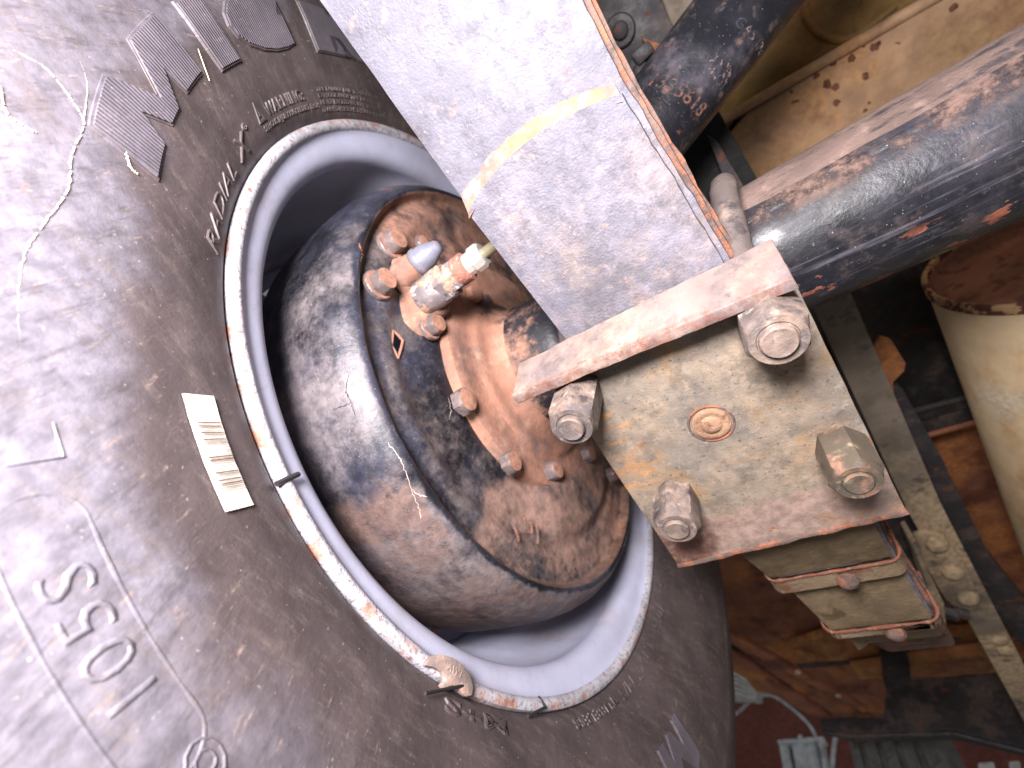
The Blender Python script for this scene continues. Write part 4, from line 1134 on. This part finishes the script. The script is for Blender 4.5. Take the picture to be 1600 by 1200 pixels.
# ------------------------------------------------ chassis rail
rail = thing('chassis_rail', 'long dusty chassis rail with a riveted bracket, running to the lower right', 'chassis rail', (.215, .5, .2))
ZR = .15
def yrail():
    xa, xb = .197, .226
    bm = bmesh.new(); rows = []
    for k in range(80):
        y = .03 + k * .03
        kick = .0 if y < .4 else (y - .4) * .045
        rows.append([bm.verts.new((x + kick, y, z)) for x, z in ((xa, ZR), (xb, ZR), (xb, ZR + .09), (xa, ZR + .09))])
    for a, b in zip(rows, rows[1:]):
        for k in range(4): bm.faces.new((a[k], a[(k + 1) % 4], b[(k + 1) % 4], b[k]))
    bm.faces.new(rows[0]); bm.faces.new(rows[-1][::-1])
    return bm
bm = yrail(); 
be = [e for e in bm.edges if abs(e.verts[0].co.y - e.verts[1].co.y) > .01 and e.verts[0].co.z < ZR + .01]
bmesh.ops.bevel(bm, geom=be, offset=.004, segments=3, affect='EDGES')
obj('rail_beam', bm, M['rail'], rail, ang=50)
brk = px_slab([(1428, 838), (1450, 830), (1476, 838), (1500, 870), (1530, 930), (1532, 948), (1516, 955), (1492, 950), (1476, 935), (1450, 890)], 2, ZR - .006, (0, 0, .006), bevw=.0018)
bkt = obj('bracket', brk, M['rail'], rail)
for q in ((1464, 851), (1489, 894), (1512, 935)):
    obj('rivet', lathe_z([(.0105, -.001), (.0105, .001), (.0085, .0045), (.005, .0062), (0, .0068)], 24), M['rail'], rail, at=frame(on(*q, 2, ZR - .007), (0, 0, -1)), ang=60)
for q in ((1562, 1000), (1571, 1016)):
    obj('rivet', lathe_z([(.0085, -.001), (.0085, .001), (.0065, .0035), (0, .0048)], 24), M['rail'], rail, at=frame(on(*q, 2, ZR), (0, 0, -1)), ang=60)
# angled flange plate and its nut
fl = zslab([(1432, 846), (1446, 880), (1476, 945), (1480, 986), (1466, 978), (1444, 900), (1424, 850)], ZR - .03, .030, 'rail', 'bracket_flange', rail)
for q, r_ in (((1484, 957), .0075), ((1500, 957), .0055)):
    bm = lathe_z([(0, -.006), (r_, -.006), (r_, .006), (r_ * .8, .008), (0, .008)], 6)
    obj('nut', bm, M['darksteel'], rail, at=frame(on(*q, 2, ZR - .018), (.8, .3, -.3)), ang=30)
zslab([(1240, 470), (1330, 600), (1440, 840), (1482, 992), (1462, 988), (1395, 850), (1230, 560)], ZR + .035, .03, 'darksteel', 'rail_gap_shade', rail)  # dark slab added for the shade in the gap beside the rail
# dark side face along the rail
zslab([(1385, 600), (1410, 606), (1474, 720), (1548, 870), (1660, 1010), (1660, 1080), (1560, 965), (1486, 830), (1424, 715)], ZR + .05, .03, 'darksteel', 'rail_side', rail)

# ------------------------------------------------ small hanging tab
tabt = thing('hanging_tab', 'small red-brown steel tab hanging in the dark gap beside the rail', 'bracket', on(1385, 580, 2, .2))
zslab([(1340, 590), (1375, 525), (1392, 530), (1416, 568), (1414, 580), (1396, 598), (1398, 618), (1407, 640), (1402, 646), (1392, 632), (1376, 600), (1355, 596)], .19, .004, 'redbrown', 'tab_plate', tabt)

# ------------------------------------------------ crossmember
cross = thing('crossmember', 'dark steel crossmember between the rail and the cream tank', 'crossmember', on(1470, 600, 2, .28))
zslab([(1250, 440), (1440, 380), (1640, 560), (1640, 640), (1400, 690), (1330, 560)], .335, .02, 'darksteel', 'member_web', cross, w=(.03, .002, 20))
zslab([(1395, 652), (1640, 588), (1645, 602), (1400, 668)], .318, .010, 'darksteel', 'member_flange', cross)
bm = bmesh.new(); tube(bm, [on(1404, 648, 2, .316), on(1640, 588, 2, .316)], .0035, 10)
obj('bright_fold', bm, M['axle'], cross)
bm = bmesh.new(); tube(bm, [on(1400, 693, 2, .325), on(1540, 655, 2, .325), on(1640, 625, 2, .325)], .004, 10)
obj('rusty_edge', bm, M['redbrown'], cross)
zslab([(1395, 668), (1640, 600), (1640, 640), (1400, 692)], .325, .02, 'darksteel', 'member_lip', cross)

# ------------------------------------------------ cream tank
tk = thing('cream_tank', 'cream painted cylindrical tank with a chipped rim and rusty end, right edge', 'tank', (.395, .21, .17))
def ylathe(c, pts, n=96):
    bm = bmesh.new(); rings = []
    for r, y in pts:
        if r < 1e-5: rings.append([bm.verts.new((c[0], c[1] + y, c[2]))] ); continue
        rings.append([bm.verts.new((c[0] + r * cos(2 * pi * k / n), c[1] + y, c[2] + r * sin(2 * pi * k / n))) for k in range(n)])
    for a, b in zip(rings, rings[1:]):
        for k in range(n):
            k2 = (k + 1) % n
            if len(b) == 1: bm.faces.new((a[k], b[0], a[k2]))
            elif len(a) == 1: bm.faces.new((a[0], b[k], b[k2]))
            else: bm.faces.new((a[k], b[k], b[k2], a[k2]))
    return bm
TC = (.380, .210, .230); TR = .086
obj('tank_shell', ylathe(TC, [(TR * .985, .002), (TR * .985, .9), (0, .9)]), M['cream'], tk)
obj('tank_rim', ylathe(TC, [(TR * .985, .006), (TR * 1.012, .004), (TR * 1.015, -.004), (TR * .99, -.006), (TR * .955, -.004), (TR * .95, .004)]), M['tankrim'], tk)
obj('tank_end', ylathe(TC, [(TR * .956, -.002), (TR * .94, .010), (TR * .85, .013), (TR * .6, .010), (TR * .3, .008), (0, .007)]), M['tankend'], tk)

# ------------------------------------------------ rear floor and wheel arch
arch = thing('rear_wheel_arch', 'rusty red-brown wheel arch and floor sheets behind the spring', 'wheel arch', on(1300, 1000, 2, .3))
ZA = .37
zslab([(1090, 820), (1200, 760), (1400, 640), (1640, 560), (1700, 900), (1640, 1100), (1480, 1110), (1340, 1125), (1180, 1080), (1120, 1000)], ZA + .03, .01, 'redbrown', 'floor_sheet', arch, w=(.04, .004, 8))
zslab([(1350, 700), (1640, 640), (1720, 900), (1640, 980), (1470, 940)], ZA + .02, .004, 'redbrown', 'floor_sheet', arch, w=(.03, .003, 9))
zslab([(1236, 1006), (1300, 985), (1400, 975), (1500, 985), (1560, 980), (1568, 1000), (1500, 1012), (1400, 1028), (1300, 1034), (1250, 1038)], ZA + .01, .012, 'archochre', 'floor_rib', arch)
zslab([(1330, 1042), (1420, 1028), (1540, 1012), (1580, 1030), (1560, 1062), (1450, 1058), (1345, 1062)], ZA - .01, .012, 'archochre', 'floor_rib', arch)
bm = bmesh.new(); tube(bm, spline([on(x, y, 2, ZA + .008) for x, y in ((1245, 1040), (1330, 1034), (1430, 1014), (1500, 998))], 5), .004, 8)
obj('seam', bm, M['darksteel'], arch)
zslab([(1380, 1030), (1420, 1026), (1425, 1070), (1386, 1080)], ZA - .03, .02, 'darksteel', 'hanger', arch)
# diagonal edge strips
for (a, b, w, mt, z) in (((1120, 985), (1352, 1112), 7, 'redbrown', .30), ((1120, 1010), (1240, 1088), 11, 'darksteel', .305), ((1120, 1018), (1300, 1130), 14, 'redbrown', .30)):
    p0, p1 = Vector(a), Vector(b); d_ = (p1 - p0).normalized(); nq = Vector((-d_.y, d_.x)) * w / 1
    zslab([tuple(p0 - nq), tuple(p1 - nq * .5), tuple(p1 + nq * .5), tuple(p0 + nq)], z, .012, mt, 'edge_strip', arch, w=(.02, .002, 30))
for q in ((1247, 1050), (1310, 1087)):
    obj('screw', lathe_z([(.006, -.001), (.006, .002), (.003, .004), (0, .0042)], 16), M['clip'], arch, at=frame(on(*q, 2, .296), (0, 0, -1)))

# rear beam
beam = thing('rear_beam', 'dark dented rear crossbeam low in the picture, right of the big tyre', 'beam', on(1430, 1130, 1, 1.0))
def yslab(pix, y, t, mt, name, parent, bw=.003, w=None, **k):
    bm = px_slab(pix, 1, y, (0, t, 0), bevw=bw)
    if w: worn(bm, *w)
    return obj(name, bm, M[mt], parent, **k)
yslab([(1280, 1122), (1380, 1120), (1382, 1075), (1420, 1062), (1560, 1050), (1640, 1010), (1760, 1080), (1760, 1230), (1620, 1175), (1490, 1143), (1330, 1148), (1285, 1140)], 1.05, .03, 'darksteel', 'beam_plate', beam, w=(.02, .003, 14))
bm = bmesh.new(); tube(bm, [on(x, y, 1, 1.046) for x, y in ((1286, 1144), (1330, 1150), (1490, 1146), (1620, 1179), (1760, 1236))], .0045, 8)
obj('beam_edge', bm, M['darksteel'], beam)

# ================================================================== GARAGE BEHIND
wall = obj('garage_wall', slab([on(x, y, 1, 4.0) for x, y in ((700, 700), (2600, 700), (2600, 2600), (-400, 2600))], (0, .1, 0), bevw=0), M['maroon'], None, kind='structure', smooth=False)
rack = thing('metal_rack', 'pale grey metal cabinet frame with dark slots, standing by the maroon wall', 'rack', on(1250, 1260, 1, 2.4))
def rk(pix, y=2.4, t=.05, mt='greymetal', name='rack_panel', p=rack): yslab(pix, y, t, mt, name, p, bw=.004)
rk([(1214, 1156), (1286, 1150), (1288, 1157), (1216, 1163)], name='top_rail')
rk([(1217, 1163), (1229, 1162), (1242, 1230), (1228, 1230)], name='post')
rk([(1236, 1161), (1272, 1158), (1292, 1240), (1250, 1240)], y=2.42, name='rack_panel')
rk([(1278, 1158), (1284, 1157), (1300, 1240), (1293, 1240)], name='post')
rk([(1226, 1162), (1284, 1158), (1300, 1240), (1240, 1240)], y=2.5, mt='darksteel', name='back_panel')
rk([(1246, 1148), (1252, 1147), (1253, 1156), (1247, 1156)], name='knob')
cable = obj('wall_conduit', tube(bmesh.new(), spline([on(x, y, 1, 3.2) for x, y in ((1120, 1128), (1150, 1115), (1175, 1094), (1200, 1086), (1225, 1098), (1262, 1130), (1278, 1158))], 8), .009, 10), M['greymetal'])
tag(cable, 'bent pale grey pipe above the metal cabinet, right of the tyre', 'pipe')
pipe2 = obj('wall_conduit', tube(bmesh.new(), spline([on(x, y, 1, 2.9) for x, y in ((1306, 1150), (1302, 1175), (1300, 1215), (1302, 1260))], 6), .010, 10), M['greymetal'])
tag(pipe2, 'upright pale grey pipe between the cabinet and the treaded tyre', 'pipe')
lampf = thing('ceiling_fixture', 'pale ribbed ceiling fixture glimpsed between the tyre and the wheel arch', 'light fixture', on(1165, 1070, 1, 3.0))
for k in range(5):
    yslab([(1120, 1048 + k * 8), (1150, 1050 + k * 7.5), (1182, 1074 + k * 4), (1182, 1077 + k * 4), (1150, 1055 + k * 7.5), (1120, 1053 + k * 8)], 3.0, .05, 'white', 'fixture_slat', lampf, bw=0)
yslab([(1120, 1046), (1150, 1048), (1186, 1074), (1186, 1092), (1120, 1090)], 3.06, .05, 'greymetal', 'fixture_body', lampf, bw=0)
# other tyre: rolled tread seen from the front
st_ = thing('spare_tyre', 'tyre with four deep tread grooves seen edge-on below the rear beam', 'tyre', on(1420, 1230, 1, 1.4))
cc_ = on(1420, 1230, 1, 1.45)
def sparef():
    w = (on(1495, 1180, 1, 1.40) - on(1342, 1180, 1, 1.40)).length
    axd = Vector((1, 0, 0)); R_ = .34
    prof_ = []
    gr = [.16, .36, .56, .76]
    for k in range(0, 101):
        u = k / 100; r = R_ - .02 * abs(2 * u - 1) ** 6
        if any(abs(u - g_) < .035 for g_ in gr): r -= .014
        prof_.append((-w / 2 + w * u, r))
    prof_ = [(-w / 2 + .02, R_ - .12), (-w / 2 - .006, R_ - .06)] + prof_ + [(w / 2 + .006, R_ - .06), (w / 2 - .02, R_ - .12)]
    def f(x, r, th):
        if r > R_ - .008 and (int(th * 60 / (2 * pi) * 2 + x * 40) % 4 == 0): r -= .006
        return x, r
    bm = lathe_x(prof_, 360, f)
    bmesh.ops.translate(bm, verts=bm.verts, vec=Vector((cc_.x, 1.45 + R_ - .04, cc_.z)))
    return bm
obj('tread', sparef(), M['tread'], st_, ang=30)
for k, pix in enumerate(([(1528, 1192), (1552, 1190), (1556, 1230), (1530, 1230)], [(1576, 1190), (1592, 1188), (1596, 1230), (1580, 1230)])):
    o = yslab(pix, 2.0, .02, 'white', 'floor_box', None)
    tag(o, ('left of two', 'right of two')[k] + ' small white pieces lit below the rear beam, bottom right corner', 'box', 'white pieces in the background')
